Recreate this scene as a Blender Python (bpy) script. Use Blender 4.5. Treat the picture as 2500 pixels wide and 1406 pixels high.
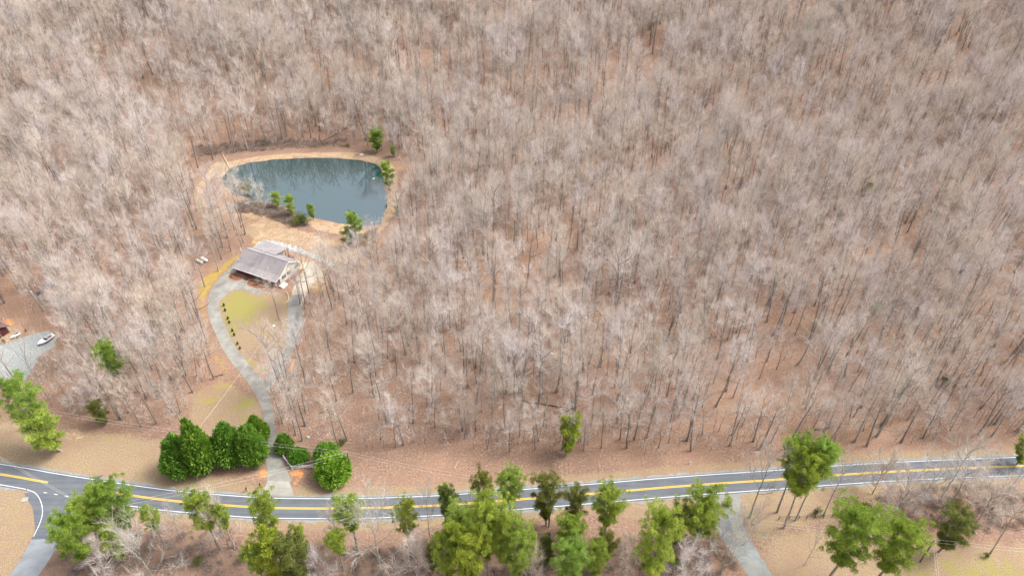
import bpy, math, random
import numpy as np
R = math.radians
for o in list(bpy.data.objects): bpy.data.objects.remove(o)
sc = bpy.context.scene
C = sc.collection

# ------------------------------------------------------------------ camera, sky, sun, exposure
F, TH, H = 1690.0, R(38), 150.0            # focal length in photo pixels, pitch below horizon, height
cam = bpy.data.cameras.new('camera'); camo = bpy.data.objects.new('camera', cam); C.objects.link(camo)
cam.sensor_width = 36; cam.lens = F/2500*36; cam.clip_start = 1; cam.clip_end = 9000
camo.location = (0, 0, H); camo.rotation_euler = (R(90)-TH, 0, 0)
sc.camera = camo
SUN_EL, SUN_AZ = R(52), R(76)             # azimuth clockwise from +Y (the view direction)
w = bpy.data.worlds.new('World'); sc.world = w; w.use_nodes = True
nt = w.node_tree; bg = nt.nodes['Background']
sky = nt.nodes.new('ShaderNodeTexSky'); sky.sky_type = 'NISHITA'; sky.sun_disc = False
sky.sun_elevation = SUN_EL; sky.sun_rotation = SUN_AZ; sky.air_density = 1.0; sky.dust_density = 4.0; sky.ozone_density = 1.0
hs = nt.nodes.new('ShaderNodeHueSaturation'); hs.inputs['Saturation'].default_value = 0.38
nt.links.new(sky.outputs[0], hs.inputs['Color']); nt.links.new(hs.outputs[0], bg.inputs[0]); bg.inputs[1].default_value = 0.135
sl = bpy.data.lights.new('sun', 'SUN'); sl.energy = 1.35; sl.angle = R(20); sl.color = (1, .97, .93)
so = bpy.data.objects.new('sun', sl); C.objects.link(so)
so.rotation_euler = (R(90)-SUN_EL, 0, -SUN_AZ+math.pi)
sc.view_settings.view_transform = 'Standard'; sc.view_settings.look = 'None'
sc.view_settings.gamma = 1; sc.view_settings.use_curve_mapping = False
sc.view_settings.exposure = 1.36

# ------------------------------------------------------------------ helpers
def P(px, py, z=0.0):
    """photo pixel -> point of the horizontal plane at height z"""
    a = (px-1250)/F; b = -(py-703)/F
    dy = math.cos(TH)+b*math.sin(TH); dz = -math.sin(TH)+b*math.cos(TH)
    t = (z-H)/dz
    return np.array([a*t, dy*t])
def PP(pts, z=0.0): return np.array([P(x, y, z) for x, y in pts])
def top_z(y, py):
    """height of something standing at world y whose top is seen on photo row py"""
    b = -(py-703)/F
    return H + y*(-math.sin(TH)+b*math.cos(TH))/(math.cos(TH)+b*math.sin(TH))
def px_m(x, y, z=0): return F/(y*math.cos(TH)-(z-H)*math.sin(TH))      # photo pixels per metre there
def sm(t): t = np.clip(t, 0, 1); return t*t*(3-2*t)
def sdf(X, Y, poly):
    """signed distance to a polygon, negative inside"""
    d = np.full(X.shape, 1e9); inside = np.zeros(X.shape, bool); n = len(poly)
    for i in range(n):
        ax, ay = poly[i]; bx, by = poly[(i+1) % n]
        ex, ey = bx-ax, by-ay
        t = np.clip(((X-ax)*ex+(Y-ay)*ey)/(ex*ex+ey*ey+1e-9), 0, 1)
        d = np.minimum(d, np.hypot(X-ax-t*ex, Y-ay-t*ey))
        c = ((ay > Y) != (by > Y))
        if abs(ey) > 1e-9: inside ^= c & (X < ax+(Y-ay)*ex/ey)
    return np.where(inside, -d, d)
def dline(X, Y, pts):
    d = np.full(X.shape, 1e9)
    for (ax, ay), (bx, by) in zip(pts[:-1], pts[1:]):
        ex, ey = bx-ax, by-ay
        t = np.clip(((X-ax)*ex+(Y-ay)*ey)/(ex*ex+ey*ey+1e-9), 0, 1)
        d = np.minimum(d, np.hypot(X-ax-t*ex, Y-ay-t*ey))
    return d
def spline(pts, n=8):
    """Catmull-Rom through points (any dimension)"""
    p = np.array(pts, float); p = np.vstack([2*p[0]-p[1], p, 2*p[-1]-p[-2]]); out = []
    for i in range(1, len(p)-2):
        for k in range(n):
            t = k/n
            out.append(.5*((2*p[i])+(-p[i-1]+p[i+1])*t+(2*p[i-1]-5*p[i]+4*p[i+1]-p[i+2])*t*t+(-p[i-1]+3*p[i]-3*p[i+1]+p[i+2])*t**3))
    out.append(p[-2]); return np.array(out)

def tag(o, label=None, cat=None, group=None, kind=None):
    if label: o['label'] = label
    if cat: o['category'] = cat
    if group: o['group'] = group
    if kind: o['kind'] = kind
    return o
def empty(name, loc, rz=0, parent=None):
    o = bpy.data.objects.new(name, None); C.objects.link(o); o.location = loc; o.rotation_euler = (0, 0, rz); o.empty_display_size = .5
    if parent: o.parent = parent
    return o
def link(name, me, parent=None, loc=(0, 0, 0), rot=(0, 0, 0)):
    o = bpy.data.objects.new(name, me); C.objects.link(o); o.location = loc; o.rotation_euler = rot
    if parent: o.parent = parent
    return o

class MB:
    """collects triangles and quads, builds one mesh"""
    def __init__(s): s.v = []; s.t = []; s.q = []; s.n = 0
    def add(s, v, t=None, q=None):
        v = np.asarray(v, float).reshape(-1, 3)
        if t is not None and len(t): s.t.append(np.asarray(t, int).reshape(-1, 3)+s.n)
        if q is not None and len(q): s.q.append(np.asarray(q, int).reshape(-1, 4)+s.n)
        s.v.append(v); s.n += len(v)
    def box(s, x0, x1, y0, y1, z0, z1):
        v = [(x, y, z) for z in (z0, z1) for x, y in ((x0, y0), (x1, y0), (x1, y1), (x0, y1))]
        s.add(v, q=[(0, 3, 2, 1), (4, 5, 6, 7), (0, 1, 5, 4), (1, 2, 6, 5), (2, 3, 7, 6), (3, 0, 4, 7)])
    def prism(s, loop, z0, z1):
        """vertical prism over a 2-D loop (fan caps)"""
        n = len(loop); v = [(x, y, z0) for x, y in loop]+[(x, y, z1) for x, y in loop]
        s.add(v, t=[(0, i+1, i) for i in range(1, n-1)]+[(n, n+i, n+i+1) for i in range(1, n-1)],
              q=[(i, (i+1) % n, n+(i+1) % n, n+i) for i in range(n)])
    def slab(s, pts, th):
        """thick plate: four corner points, thickness along the normal downwards"""
        p = np.array(pts, float); nrm = np.cross(p[1]-p[0], p[3]-p[0]); nrm /= np.linalg.norm(nrm)
        if nrm[2] < 0: nrm = -nrm
        s.add(np.vstack([p, p-nrm*th]), q=[(0, 1, 2, 3), (7, 6, 5, 4), (0, 4, 5, 1), (1, 5, 6, 2), (2, 6, 7, 3), (3, 7, 4, 0)])
    def tube(s, path, rad, sides=6, cap=True):
        p = np.asarray(path, float); n = len(p); rad = np.broadcast_to(rad, (n,))
        tg = np.gradient(p, axis=0); tg /= np.linalg.norm(tg, axis=1)[:, None]+1e-9
        ref = np.where(np.abs(tg[:, 2:3]) > .9, [[1., 0, 0]], [[0, 0, 1.]])
        a = np.cross(tg, ref); a /= np.linalg.norm(a, axis=1)[:, None]+1e-9; b = np.cross(tg, a)
        for i in range(1, n):
            if (a[i]*a[i-1]).sum() < 0: a[i] *= -1; b[i] *= -1
        th = np.arange(sides)*2*math.pi/sides
        v = p[:, None]+rad[:, None, None]*(a[:, None]*np.cos(th)[None, :, None]+b[:, None]*np.sin(th)[None, :, None])
        k = np.arange(sides); k2 = (k+1) % sides
        q = np.concatenate([np.stack([i*sides+k, i*sides+k2, (i+1)*sides+k2, (i+1)*sides+k], 1) for i in range(n-1)])
        t = []
        if cap:
            for base in (0, (n-1)*sides): t += [(base, base+i, base+i+1) for i in range(1, sides-1)]
        s.add(v.reshape(-1, 3), t=t, q=q)
    def blades(s, base, d, ln, wd, rng):
        """one thin triangle for each base point: twigs, needles, leaves"""
        base = np.asarray(base, float); n = len(base)
        d = d/(np.linalg.norm(d, axis=1)[:, None]+1e-9)
        side = np.cross(d, rng.normal(size=(n, 3))); side /= np.linalg.norm(side, axis=1)[:, None]+1e-9
        ln = np.broadcast_to(ln, (n,))[:, None]; wd = np.broadcast_to(wd, (n,))[:, None]*.5
        v = np.stack([base-side*wd, base+side*wd, base+d*ln], 1).reshape(-1, 3)
        s.add(v, t=np.arange(3*n).reshape(n, 3))
    def leaves(s, base, d, ln, wd, rng):
        """one rhombic quad for each base point"""
        base = np.asarray(base, float); n = len(base)
        d = d/(np.linalg.norm(d, axis=1)[:, None]+1e-9)
        side = np.cross(d, rng.normal(size=(n, 3))); side /= np.linalg.norm(side, axis=1)[:, None]+1e-9
        ln = np.broadcast_to(ln, (n,))[:, None]; wd = np.broadcast_to(wd, (n,))[:, None]*.5
        v = np.stack([base, base+d*ln*.5+side*wd, base+d*ln, base+d*ln*.5-side*wd], 1).reshape(-1, 3)
        s.add(v, q=np.arange(4*n).reshape(n, 4))
    def mesh(s, name, mat, smooth=False):
        v = np.concatenate(s.v); t = np.concatenate(s.t) if s.t else np.zeros((0, 3), int); q = np.concatenate(s.q) if s.q else np.zeros((0, 4), int)
        me = bpy.data.meshes.new(name); me.vertices.add(len(v)); me.vertices.foreach_set('co', v.astype(np.float32).ravel())
        me.loops.add(t.size+q.size); me.loops.foreach_set('vertex_index', np.concatenate([t.ravel(), q.ravel()]).astype(np.int32))
        me.polygons.add(len(t)+len(q))
        st = np.concatenate([np.arange(len(t))*3, t.size+np.arange(len(q))*4]).astype(np.int32)
        me.polygons.foreach_set('loop_start', st)
        me.polygons.foreach_set('use_smooth', np.full(len(t)+len(q), smooth))
        me.update(calc_edges=True); me.validate()
        if mat: me.materials.append(mat)
        return me
    def obj(s, name, mat, parent=None, smooth=False, loc=(0, 0, 0), rot=(0, 0, 0)):
        return link(name, s.mesh(name, mat, smooth), parent, loc, rot)

# ------------------------------------------------------------------ materials
class NT:
    def __init__(s, name):
        s.m = bpy.data.materials.new(name); s.m.use_nodes = True; s.t = s.m.node_tree; s.b = s.t.nodes['Principled BSDF']
    def n(s, kind, **kw):
        nd = s.t.nodes.new(kind)
        for k, v in kw.items(): setattr(nd, k, v)
        return nd
    def l(s, a, b): s.t.links.new(a, b)
    def coord(s, out='Object'): return s.n('ShaderNodeTexCoord').outputs[out]
    def noise(s, scale, detail=4, rough=.6, vec=None, dist=0):
        nd = s.n('ShaderNodeTexNoise'); nd.inputs['Scale'].default_value = scale; nd.inputs['Detail'].default_value = detail
        nd.inputs['Roughness'].default_value = rough; nd.inputs['Distortion'].default_value = dist
        if vec is not None: s.l(vec, nd.inputs['Vector'])
        return nd.outputs['Fac']
    def ramp(s, fac, stops):
        nd = s.n('ShaderNodeValToRGB'); e = nd.color_ramp.elements
        while len(e) < len(stops): e.new(.5)
        for el, (p, c) in zip(e, stops): el.position = p; el.color = (*c, 1) if len(c) == 3 else c
        s.l(fac, nd.inputs[0]); return nd.outputs[0]
    def mix(s, fac, a, b, mode='MIX'):
        nd = s.n('ShaderNodeMix', data_type='RGBA', blend_type=mode)
        for sock, v in ((nd.inputs[0], fac), (nd.inputs[6], a), (nd.inputs[7], b)):
            if isinstance(v, (tuple, list)): sock.default_value = (*v, 1)
            elif isinstance(v, (int, float)): sock.default_value = v
            else: s.l(v, sock)
        return nd.outputs[2]
    def math(s, op, a, b=0.0, c=0.0):
        nd = s.n('ShaderNodeMath', operation=op)
        for i, v in enumerate((a, b, c)):
            if isinstance(v, (int, float)): nd.inputs[i].default_value = v
            else: s.l(v, nd.inputs[i])
        return nd.outputs[0]
    def attr(s, name): return s.n('ShaderNodeAttribute', attribute_name=name).outputs['Fac']
    def rnd(s): return s.n('ShaderNodeObjectInfo').outputs['Random']
    def out(s, col, rough=.85, bump=None, bstr=.3, bdist=.05, spec=.2):
        if isinstance(col, tuple): s.b.inputs['Base Color'].default_value = (*col, 1)
        else: s.l(col, s.b.inputs['Base Color'])
        s.b.inputs['Roughness'].default_value = rough; s.b.inputs['Specular IOR Level'].default_value = spec
        if bump is not None:
            b = s.n('ShaderNodeBump'); b.inputs['Strength'].default_value = bstr; b.inputs['Distance'].default_value = bdist
            s.l(bump, b.inputs['Height']); s.l(b.outputs[0], s.b.inputs['Normal'])
        return s.m
def simple(name, c1, c2=None, scale=3.0, rough=.8, spec=.2, bump=0):
    m = NT(name); c2 = c2 or tuple(x*.8 for x in c1)
    f = m.noise(scale, 5, .65, m.coord())
    return m.out(m.ramp(f, [(.3, c2), (.7, c1)]), rough, f if bump else None, bump, .03, spec)

# ground: leaf litter with masks for grass, dirt, moss and clay (the masks say what grows or lies there)
def ground_material():
    m = NT('ground_cover'); v = m.coord()
    big = m.noise(.035, 3, .6, v); mid = m.noise(.3, 4, .65, v); fine = m.noise(1.7, 5, .8, v); vf = m.noise(4.5, 2, .8, v)
    lit = m.ramp(fine, [(.35, (.066, .039, .028)), (.45, (.178, .106, .074)), (.55, (.285, .182, .130)), (.65, (.47, .355, .27))])
    lit = m.mix(m.ramp(vf, [(.54, (0, 0, 0)), (.64, (1, 1, 1))]), lit, (.385, .275, .205))
    lit = m.mix(m.ramp(mid, [(.35, (.7,)*3), (.65, (0, 0, 0))]), lit, (.205, .130, .096))
    lit = m.mix(m.math('MULTIPLY', m.ramp(big, [(.42, (0, 0, 0)), (.72, (1, 1, 1))]), .5), lit, (.40, .245, .155))
    def layer(base, mask, soft, colour):
        a = m.math('ADD', m.attr(mask), m.math('MULTIPLY', m.math('SUBTRACT', mid, .5), soft))
        a = m.math('ADD', a, m.math('MULTIPLY', m.math('SUBTRACT', fine, .5), soft*.8))
        return m.mix(m.ramp(a, [(.36, (0, 0, 0)), (.62, (1, 1, 1))]), base, colour)
    tan = m.ramp(vf, [(.36, (.185, .130, .082)), (.5, (.315, .230, .145)), (.62, (.43, .335, .22))])
    tan = m.mix(m.math('MULTIPLY', m.ramp(fine, [(.40, (1, 1, 1)), (.56, (0, 0, 0))]), .6), tan, (.215, .145, .095))
    tan = m.mix(m.math('MULTIPLY', m.ramp(m.noise(.11, 4, .7, v), [(.46, (0, 0, 0)), (.62, (1, 1, 1))]), .55), tan, (.26, .165, .118))
    tan = m.mix(m.math('MULTIPLY', m.ramp(mid, [(.5, (0, 0, 0)), (.75, (1, 1, 1))]), .6), tan, (.30, .235, .095))
    green = m.ramp(vf, [(.3, (.17, .155, .045)), (.5, (.26, .235, .072)), (.7, (.36, .305, .13))])
    moss = m.ramp(m.math('ADD', m.math('MULTIPLY', mid, .6), m.math('MULTIPLY', fine, .4)), [(.40, (.30, .205, .095)), (.50, (.33, .225, .060)), (.60, (.34, .28, .055))])
    sand = m.ramp(fine, [(.36, (.25, .165, .098)), (.5, (.38, .265, .165)), (.64, (.54, .41, .285))])
    sand = m.mix(m.ramp(m.noise(.22, 4, .6, v, 1.5), [(.48, (0, 0, 0)), (.66, (1, 1, 1))]), sand, (.27, .18, .105))
    clay = m.ramp(fine, [(.3, (.48, .17, .055)), (.7, (.68, .33, .13))])
    gravel = m.ramp(fine, [(.3, (.20, .21, .20)), (.5, (.28, .295, .285)), (.7, (.38, .40, .38))])
    brush = m.ramp(fine, [(.3, (.085, .055, .042)), (.7, (.24, .165, .125))])
    c = layer(lit, 'm_tan', .55, tan); c = layer(c, 'm_green', 1.1, green); c = layer(c, 'm_moss', .6, moss)
    c = layer(c, 'm_brush', .8, brush); c = layer(c, 'm_sand', .8, sand); c = layer(c, 'm_clay', .9, clay); c = layer(c, 'm_gravel', .45, gravel)
    return m.out(c, .95, fine, .45, .07, .05)
GROUND = ground_material()

def bark_material(name, dark, light, rnd_cols):
    m = NT(name); f = m.noise(1.6, 4, .7, m.coord())
    c = m.ramp(f, [(.3, dark), (.65, light)])
    tint = m.ramp(m.rnd(), rnd_cols)
    return m.out(m.mix(1.0, c, tint, 'MULTIPLY'), .9, f, .5, .05, .08)
BARK = bark_material('bark', (.14, .122, .108), (.34, .30, .268), [(0, (.75, .72, .70)), (.35, (1, .95, .9)), (.7, (.85, .9, .95)), (1, (1.5, 1.48, 1.42))])
PALEBARK = bark_material('pale_bark', (.19, .18, .165), (.40, .38, .345), [(0, (.85, .85, .85)), (1, (1.1, 1.08, 1.0))])
TWIG = bark_material('twigs', (.455, .405, .362), (.70, .635, .578), [(0, (.78, .72, .69)), (.2, (1.0, .93, .84)), (.45, (.93, .92, .97)), (.7, (1.08, 1.02, .92)), (.85, (1.02, 1.02, 1.10)), (1, (1.18, 1.18, 1.20))])
PALETWIG = bark_material('pale_twigs', (.36, .335, .30), (.56, .525, .47), [(0, (.92, .9, .9)), (1, (1.08, 1.08, 1.05))])
BRUSHTWIG = bark_material('brush_twigs', (.27, .215, .18), (.46, .38, .325), [(0, (.7, .7, .7)), (1, (1.2, 1.15, 1.1))])

def foliage(name, dark, mid, light, tr=.45):
    m = NT(name); v = m.coord()
    f = m.noise(.9, 4, .7, v); g = m.noise(4.0, 2, .7, v)
    h = m.math('ADD', m.math('MULTIPLY', f, .65), m.math('MULTIPLY', g, .35))
    c = m.ramp(h, [(.34, dark), (.5, mid), (.64, light)])
    tint = m.ramp(m.rnd(), [(0, (.78, .92, .95)), (.5, (1, 1, 1)), (1, (1.14, 1.06, .9))])
    c = m.mix(1.0, c, tint, 'MULTIPLY'); m.out(c, .6, spec=.25)
    t = m.n('ShaderNodeBsdfTranslucent'); m.l(c, t.inputs[0]); mx = m.n('ShaderNodeMixShader'); mx.inputs[0].default_value = tr
    m.l(m.b.outputs[0], mx.inputs[1]); m.l(t.outputs[0], mx.inputs[2])
    m.l(mx.outputs[0], m.t.nodes['Material Output'].inputs[0]); return m.m
NEEDLE = foliage('pine_needles', (.13, .20, .036), (.34, .44, .082), (.57, .66, .15))
NEEDLE_Y = foliage('yellow_pine_needles', (.13, .185, .028), (.315, .395, .058), (.54, .60, .105))
NEEDLE_D = foliage('dull_cedar_needles', (.10, .118, .030), (.21, .235, .055), (.36, .365, .095))
CYPRESS = foliage('cypress_foliage', (.040, .095, .013), (.16, .31, .040), (.40, .58, .09), .35)
HOLLY = foliage('holly_leaves', (.046, .11, .013), (.18, .35, .038), (.45, .62, .095), .35)
SHRUB = foliage('shrub_leaves', (.03, .055, .012), (.065, .105, .022), (.12, .165, .04), .2)

WHITE = simple('white_paint', (.82, .82, .84), (.72, .72, .74), 2, .55)
YELLOW = simple('yellow_line_paint', (.86, .56, .05), (.74, .46, .04), 4, .6)
LINE = simple('white_line_paint', (.78, .78, .78), (.62, .62, .63), 4, .6)
def asphalt_mat():
    m = NT('asphalt'); v = m.coord(); f = m.noise(9, 3, .7, v); g = m.noise(.25, 4, .6, v)
    sep = m.n('ShaderNodeMapping'); sep.inputs['Scale'].default_value = (.03, .9, 1); m.l(v, sep.inputs[0])
    tr = m.noise(1.0, 3, .5, sep.outputs[0])
    c = m.ramp(f, [(.3, (.078, .086, .100)), (.7, (.128, .138, .156))])
    c = m.mix(m.math('MULTIPLY', m.ramp(g, [(.4, (0, 0, 0)), (.7, (1, 1, 1))]), .5), c, (.15, .158, .168))
    c = m.mix(m.math('MULTIPLY', m.ramp(tr, [(.45, (0, 0, 0)), (.65, (1, 1, 1))]), .5), c, (.16, .168, .178))
    return m.out(c, .8, f, .25, .01, .25)
ASPHALT = asphalt_mat()
def conc_mat(name, a, b, stain):
    m = NT(name); v = m.coord(); f = m.noise(.35, 5, .65, v); g = m.noise(5, 3, .7, v); s = m.noise(.12, 4, .6, v, 1.0)
    c = m.ramp(f, [(.35, a), (.65, b)]); c = m.mix(m.ramp(s, [(.45, (0, 0, 0)), (.68, (.8,)*3)]), c, stain)
    c = m.mix(m.math('MULTIPLY', g, .35), c, tuple(x*.7 for x in b)); return m.out(c, .85, g, .2, .01, .2)
CONC = conc_mat('driveway_concrete', (.215, .205, .182), (.335, .32, .28), (.135, .13, .12))
APRON = conc_mat('apron_concrete', (.31, .30, .258), (.405, .39, .335), (.23, .225, .20))
SANDPAD = conc_mat('sandy_pad', (.40, .345, .265), (.52, .46, .37), (.34, .28, .205))
SIDEROAD = conc_mat('side_road_chip_seal', (.215, .232, .242), (.29, .31, .318), (.18, .19, .20))
GRAVEL = conc_mat('shoulder_gravel', (.20, .215, .212), (.30, .318, .308), (.25, .22, .17))
CUT = simple('cut_wood', (.62, .46, .28), (.45, .31, .18), 4, .8)
LOGBARK = simple('log_bark', (.20, .155, .125), (.075, .058, .048), 3, .9, bump=.5)
POLEWOOD = simple('pole_wood', (.13, .125, .10), (.075, .075, .058), 5, .9)
WIRE = simple('aluminium_wire', (.62, .56, .52), (.55, .5, .46), 1, .5)
METAL = simple('galvanised_metal', (.55, .6, .62), (.45, .5, .52), 6, .4, .5)
STONE = simple('rip_rap_stone', (.58, .585, .56), (.34, .36, .36), 1.2, .9, bump=.4)
# ------------------------------------------------------------------ terrain
POND = PP([(541, 436), (556, 417), (580, 405), (610, 398), (650, 392), (700, 388), (760, 385.5), (820, 387), (870, 391), (900, 396), (924, 405), (934, 424), (942, 452),
           (945, 490), (939, 520), (930, 545), (905, 552), (880, 551), (860, 549), (835, 545), (800, 538), (765, 532), (738, 526), (712, 516), (690, 503), (660, 496), (620, 490), (588, 478), (562, 464), (545, 450)], -.45)
POND = spline(np.vstack([POND, POND[:1]]), 3)[:-1]
rngp = np.random.default_rng(5)
_pc = POND.mean(0); POND = POND+(POND-_pc)/np.linalg.norm(POND-_pc, axis=1)[:, None]*rngp.normal(0, .28, (len(POND), 1))
WATER_Z = -.45
def relief(X, Y):
    X = np.asarray(X, float); Y = np.asarray(Y, float)
    r = np.clip(Y-302, 0, None)
    h = .15*r*sm(r/60)
    k = sm((Y-325)/140)
    h += k*(5.5*np.sin(X/62+1.1+Y/210)+2.6*np.sin(X/27-Y/45)+2.0*np.sin(Y/33+X/80))
    h += 1.3*sm((X-10)/70)*sm((Y-150)/60)*(np.sin(X/31+.7)*np.sin(Y/24))
    return h
def ground_z(X, Y):
    X = np.asarray(X, float); Y = np.asarray(Y, float); h = relief(X, Y)
    d = sdf(X, Y, POND)
    dep = np.where(d > 0, .45*np.clip(1-d/2.2, 0, 1), np.minimum(.45-d*.30, 2.2))
    return h-dep
def gz(x, y): return float(ground_z(np.array([x]), np.array([y]))[0])

ROADC = [(-260, 1119), (-120, 1138), (0, 1157), (60, 1167), (120, 1178), (269, 1201), (364, 1215), (453, 1225), (602, 1236.5), (697, 1240), (853, 1240.5), (950, 1238), (1052, 1234),
         (1151, 1227.6), (1297, 1216.2), (1489, 1201), (1640, 1188), (1796, 1177), (1900, 1170), (2045, 1159), (2240, 1147.5), (2500, 1137), (2800, 1126), (3200, 1112)]
road = spline(PP(ROADC), 8)
for _ in range(6): road[1:-1] = (road[:-2]+2*road[1:-1]+road[2:])/4
EDGE = [(-400, 925), (-60, 968), (60, 985), (130, 1005), (210, 1035), (300, 1048), (420, 1050), (455, 1045)]
EDGER = [(700, 1085), (770, 1092), (900, 1098), (1080, 1100), (1300, 1118), (1500, 1116), (1700, 1110), (1900, 1104), (2100, 1093), (2300, 1084), (2500, 1076), (2900, 1052)]
CLEAR = [(455, 1045), (468, 965), (535, 935), (545, 905), (510, 830), (488, 745), (478, 700), (505, 668), (585, 612), (612, 585), (590, 552), (510, 525), (480, 470), (490, 420), (535, 388), (600, 372),
         (700, 366), (800, 360), (900, 366), (962, 388), (1000, 440), (1008, 510), (1000, 560), (960, 640), (900, 680), (840, 690), (790, 695), (742, 718), (738, 770), (742, 815), (722, 870), (700, 930), (670, 990), (672, 1040)]
FIELD = PP(EDGE+CLEAR[1:]+EDGER+[(2900, 1500), (1250, 1800), (-400, 1500)])        # everything that is not the wood
GPAD = PP([(-60, 850), (20, 838), (60, 822), (118, 806), (140, 822), (132, 845), (95, 868), (78, 905), (60, 930), (10, 945), (-60, 940)])

def build_ground():
    xs = np.concatenate([[-4000, -2000, -1100], np.arange(-640, -175, 6.), np.arange(-175, 150, .95), np.arange(150, 640, 6.), [1100, 2000, 4000]])
    ys = np.concatenate([[-1500, -500, -100, 20], np.arange(50, 84, 4.), np.arange(84, 312, .85), np.arange(312, 720, 4.), [800, 1000, 1500, 2500, 5000]])
    X, Y = np.meshgrid(xs, ys); Z = ground_z(X, np.minimum(Y, 900))
    me_v = np.stack([X, Y, Z], -1).reshape(-1, 3); nx, ny = len(xs), len(ys)
    i = (np.arange(ny-1)[:, None]*nx+np.arange(nx-1)[None]).ravel()
    mb = MB(); mb.add(me_v, q=np.stack([i, i+1, i+nx+1, i+nx], 1))
    o = mb.obj('ground', GROUND, smooth=True); tag(o, kind='structure')
    x, y = me_v[:, 0], me_v[:, 1]
    def soft(d, wd): return np.clip(.5-d/(2*wd), 0, 1)
    def poly(pts, wd): return soft(sdf(x, y, PP(pts)), wd)
    masks = {}
    # dry tan grass: road verges, front yard, right-hand field
    rd = dline(x, y, road)
    tan = soft(rd-6.2, 2.0)
    tan = np.maximum(tan, poly([(-300, 1030), (60, 1030), (150, 1050), (300, 1062), (400, 1075), (520, 1160), (620, 1185), (700, 1190), (700, 1260), (-300, 1200)], 4))
    tan = np.maximum(tan, poly([(-200, 1195), (60, 1195), (100, 1240), (70, 1330), (10, 1430), (-250, 1430)], 2))
    tan = np.maximum(tan, poly([(458, 1050), (470, 965), (540, 930), (600, 960), (640, 1000), (650, 1060), (600, 1080), (480, 1080)], 2.5))
    tan = np.maximum(tan, poly([(520, 745), (540, 712), (600, 704), (690, 715), (718, 760), (716, 810), (690, 880), (640, 930), (590, 905), (550, 835), (524, 780)], .8))
    tan = np.maximum(tan, poly([(590, 560), (640, 535), (700, 555), (780, 580), (850, 600), (880, 640), (820, 655), (720, 608), (640, 600)], 2))
    tan = np.maximum(tan, poly([(1800, 1215), (1900, 1200), (2200, 1195), (2130, 1260), (2000, 1275), (1900, 1300), (1860, 1330), (1820, 1290)], 4)*.9)
    tan = np.maximum(tan, poly([(1880, 1310), (2000, 1290), (2200, 1300), (2400, 1330), (2600, 1330), (2700, 1500), (1900, 1500), (1860, 1380)], 4))
    tan = np.maximum(tan, poly([(1500, 1240), (1720, 1220), (1760, 1260), (1640, 1262), (1530, 1268)], 2))
    masks['m_tan'] = tan
    gr = poly([(522, 770), (528, 735), (560, 705), (620, 708), (660, 735), (648, 780), (605, 800), (596, 880), (560, 850), (535, 800)], 6)*.60+.16*poly([(535, 750), (560, 705), (625, 708), (640, 735), (600, 760)], 5)
    gr = np.maximum(gr, poly([(560, 1010), (590, 950), (625, 965), (640, 1010), (600, 1030)], 4)*.62)
    gr = np.maximum(gr, poly([(2200, 1390), (2330, 1350), (2520, 1360), (2600, 1460), (2200, 1460)], 6)*.62)
    gr = np.maximum(gr, poly([(580, 880), (640, 880), (650, 910), (630, 915)], 3)*.6)
    gr = np.maximum(gr, poly([(470, 1195), (560, 1190), (560, 1205), (480, 1205)], 2)*.55)
    masks['m_green'] = gr
    ms = poly([(478, 715), (488, 680), (530, 656), (588, 612), (592, 622), (560, 655), (530, 685), (508, 720), (502, 770), (515, 830), (545, 890), (560, 905), (545, 912), (525, 880), (500, 800), (486, 742)], 2.6)*.74
    ms = np.maximum(ms, poly([(470, 985), (490, 960), (540, 930), (580, 915), (600, 930), (560, 960), (520, 1000), (490, 1010)], 6)*.60)
    ms = np.maximum(ms, poly([(605, 600), (625, 580), (640, 585), (630, 600)], 2)*.8)
    ms = np.maximum(ms, poly([(755, 700), (790, 690), (795, 705), (765, 710)], 2)*.6)
    masks['m_moss'] = ms
    sd = poly([(575, 520), (640, 522), (700, 548), (760, 560), (800, 575), (850, 590), (900, 570), (935, 550), (945, 560), (900, 640), (870, 640), (820, 652), (740, 618), (690, 598), (640, 592), (620, 600), (612, 588), (618, 566), (585, 545)], 3)*.50
    sd = np.maximum(sd, soft(np.minimum(dline(x, y, PP([(575, 522), (640, 530), (700, 553), (770, 580), (850, 612), (890, 650)])), dline(x, y, PP([(620, 590), (640, 570), (700, 585), (780, 612), (850, 645)])))-.9, 1.2)*.85)
    sd = np.maximum(sd, poly([(735, 528), (800, 540), (860, 550), (930, 548), (940, 560), (860, 580), (770, 560)], 1.5))
    sd = np.maximum(sd, poly([(545, 398), (610, 385), (700, 376), (800, 372), (880, 373), (935, 388), (960, 405), (970, 440), (968, 500), (950, 545), (935, 560), (930, 545), (945, 500), (945, 450), (930, 400), (880, 388), (800, 382), (700, 386), (600, 397), (560, 412), (540, 430), (525, 435)], 2.0))
    sd = np.maximum(sd, soft(dline(x, y, PP([(535, 400), (510, 430), (492, 455), (488, 485), (505, 515), (560, 520), (620, 528)]))-2.0, 2.0)*.95)
    sd = np.maximum(sd, poly([(700, 625), (760, 632), (800, 655), (790, 690), (745, 715), (725, 700), (720, 650)], 2)*.9)
    sd = np.maximum(sd, poly([(160, 1050), (190, 1045), (215, 1060), (185, 1078), (150, 1072)], 2)*.8)
    sd = np.maximum(sd, poly([(-20, 790), (30, 785), (60, 800), (55, 822), (0, 850)], 2)*.75)
    masks['m_sand'] = sd
    cl = poly([(630, 1145), (650, 1140), (655, 1160), (635, 1168)], 1.4)*.9
    cl = np.maximum(cl, poly([(708, 1155), (735, 1143), (745, 1155), (735, 1175), (718, 1182), (722, 1165)], 1.4)*.9)
    cl = np.maximum(cl, poly([(480, 500), (500, 430), (512, 415), (505, 440), (490, 480)], 2)*.7)
    cl = np.maximum(cl, poly([(625, 875), (652, 880), (650, 905), (630, 905)], 3)*.3)
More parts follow.
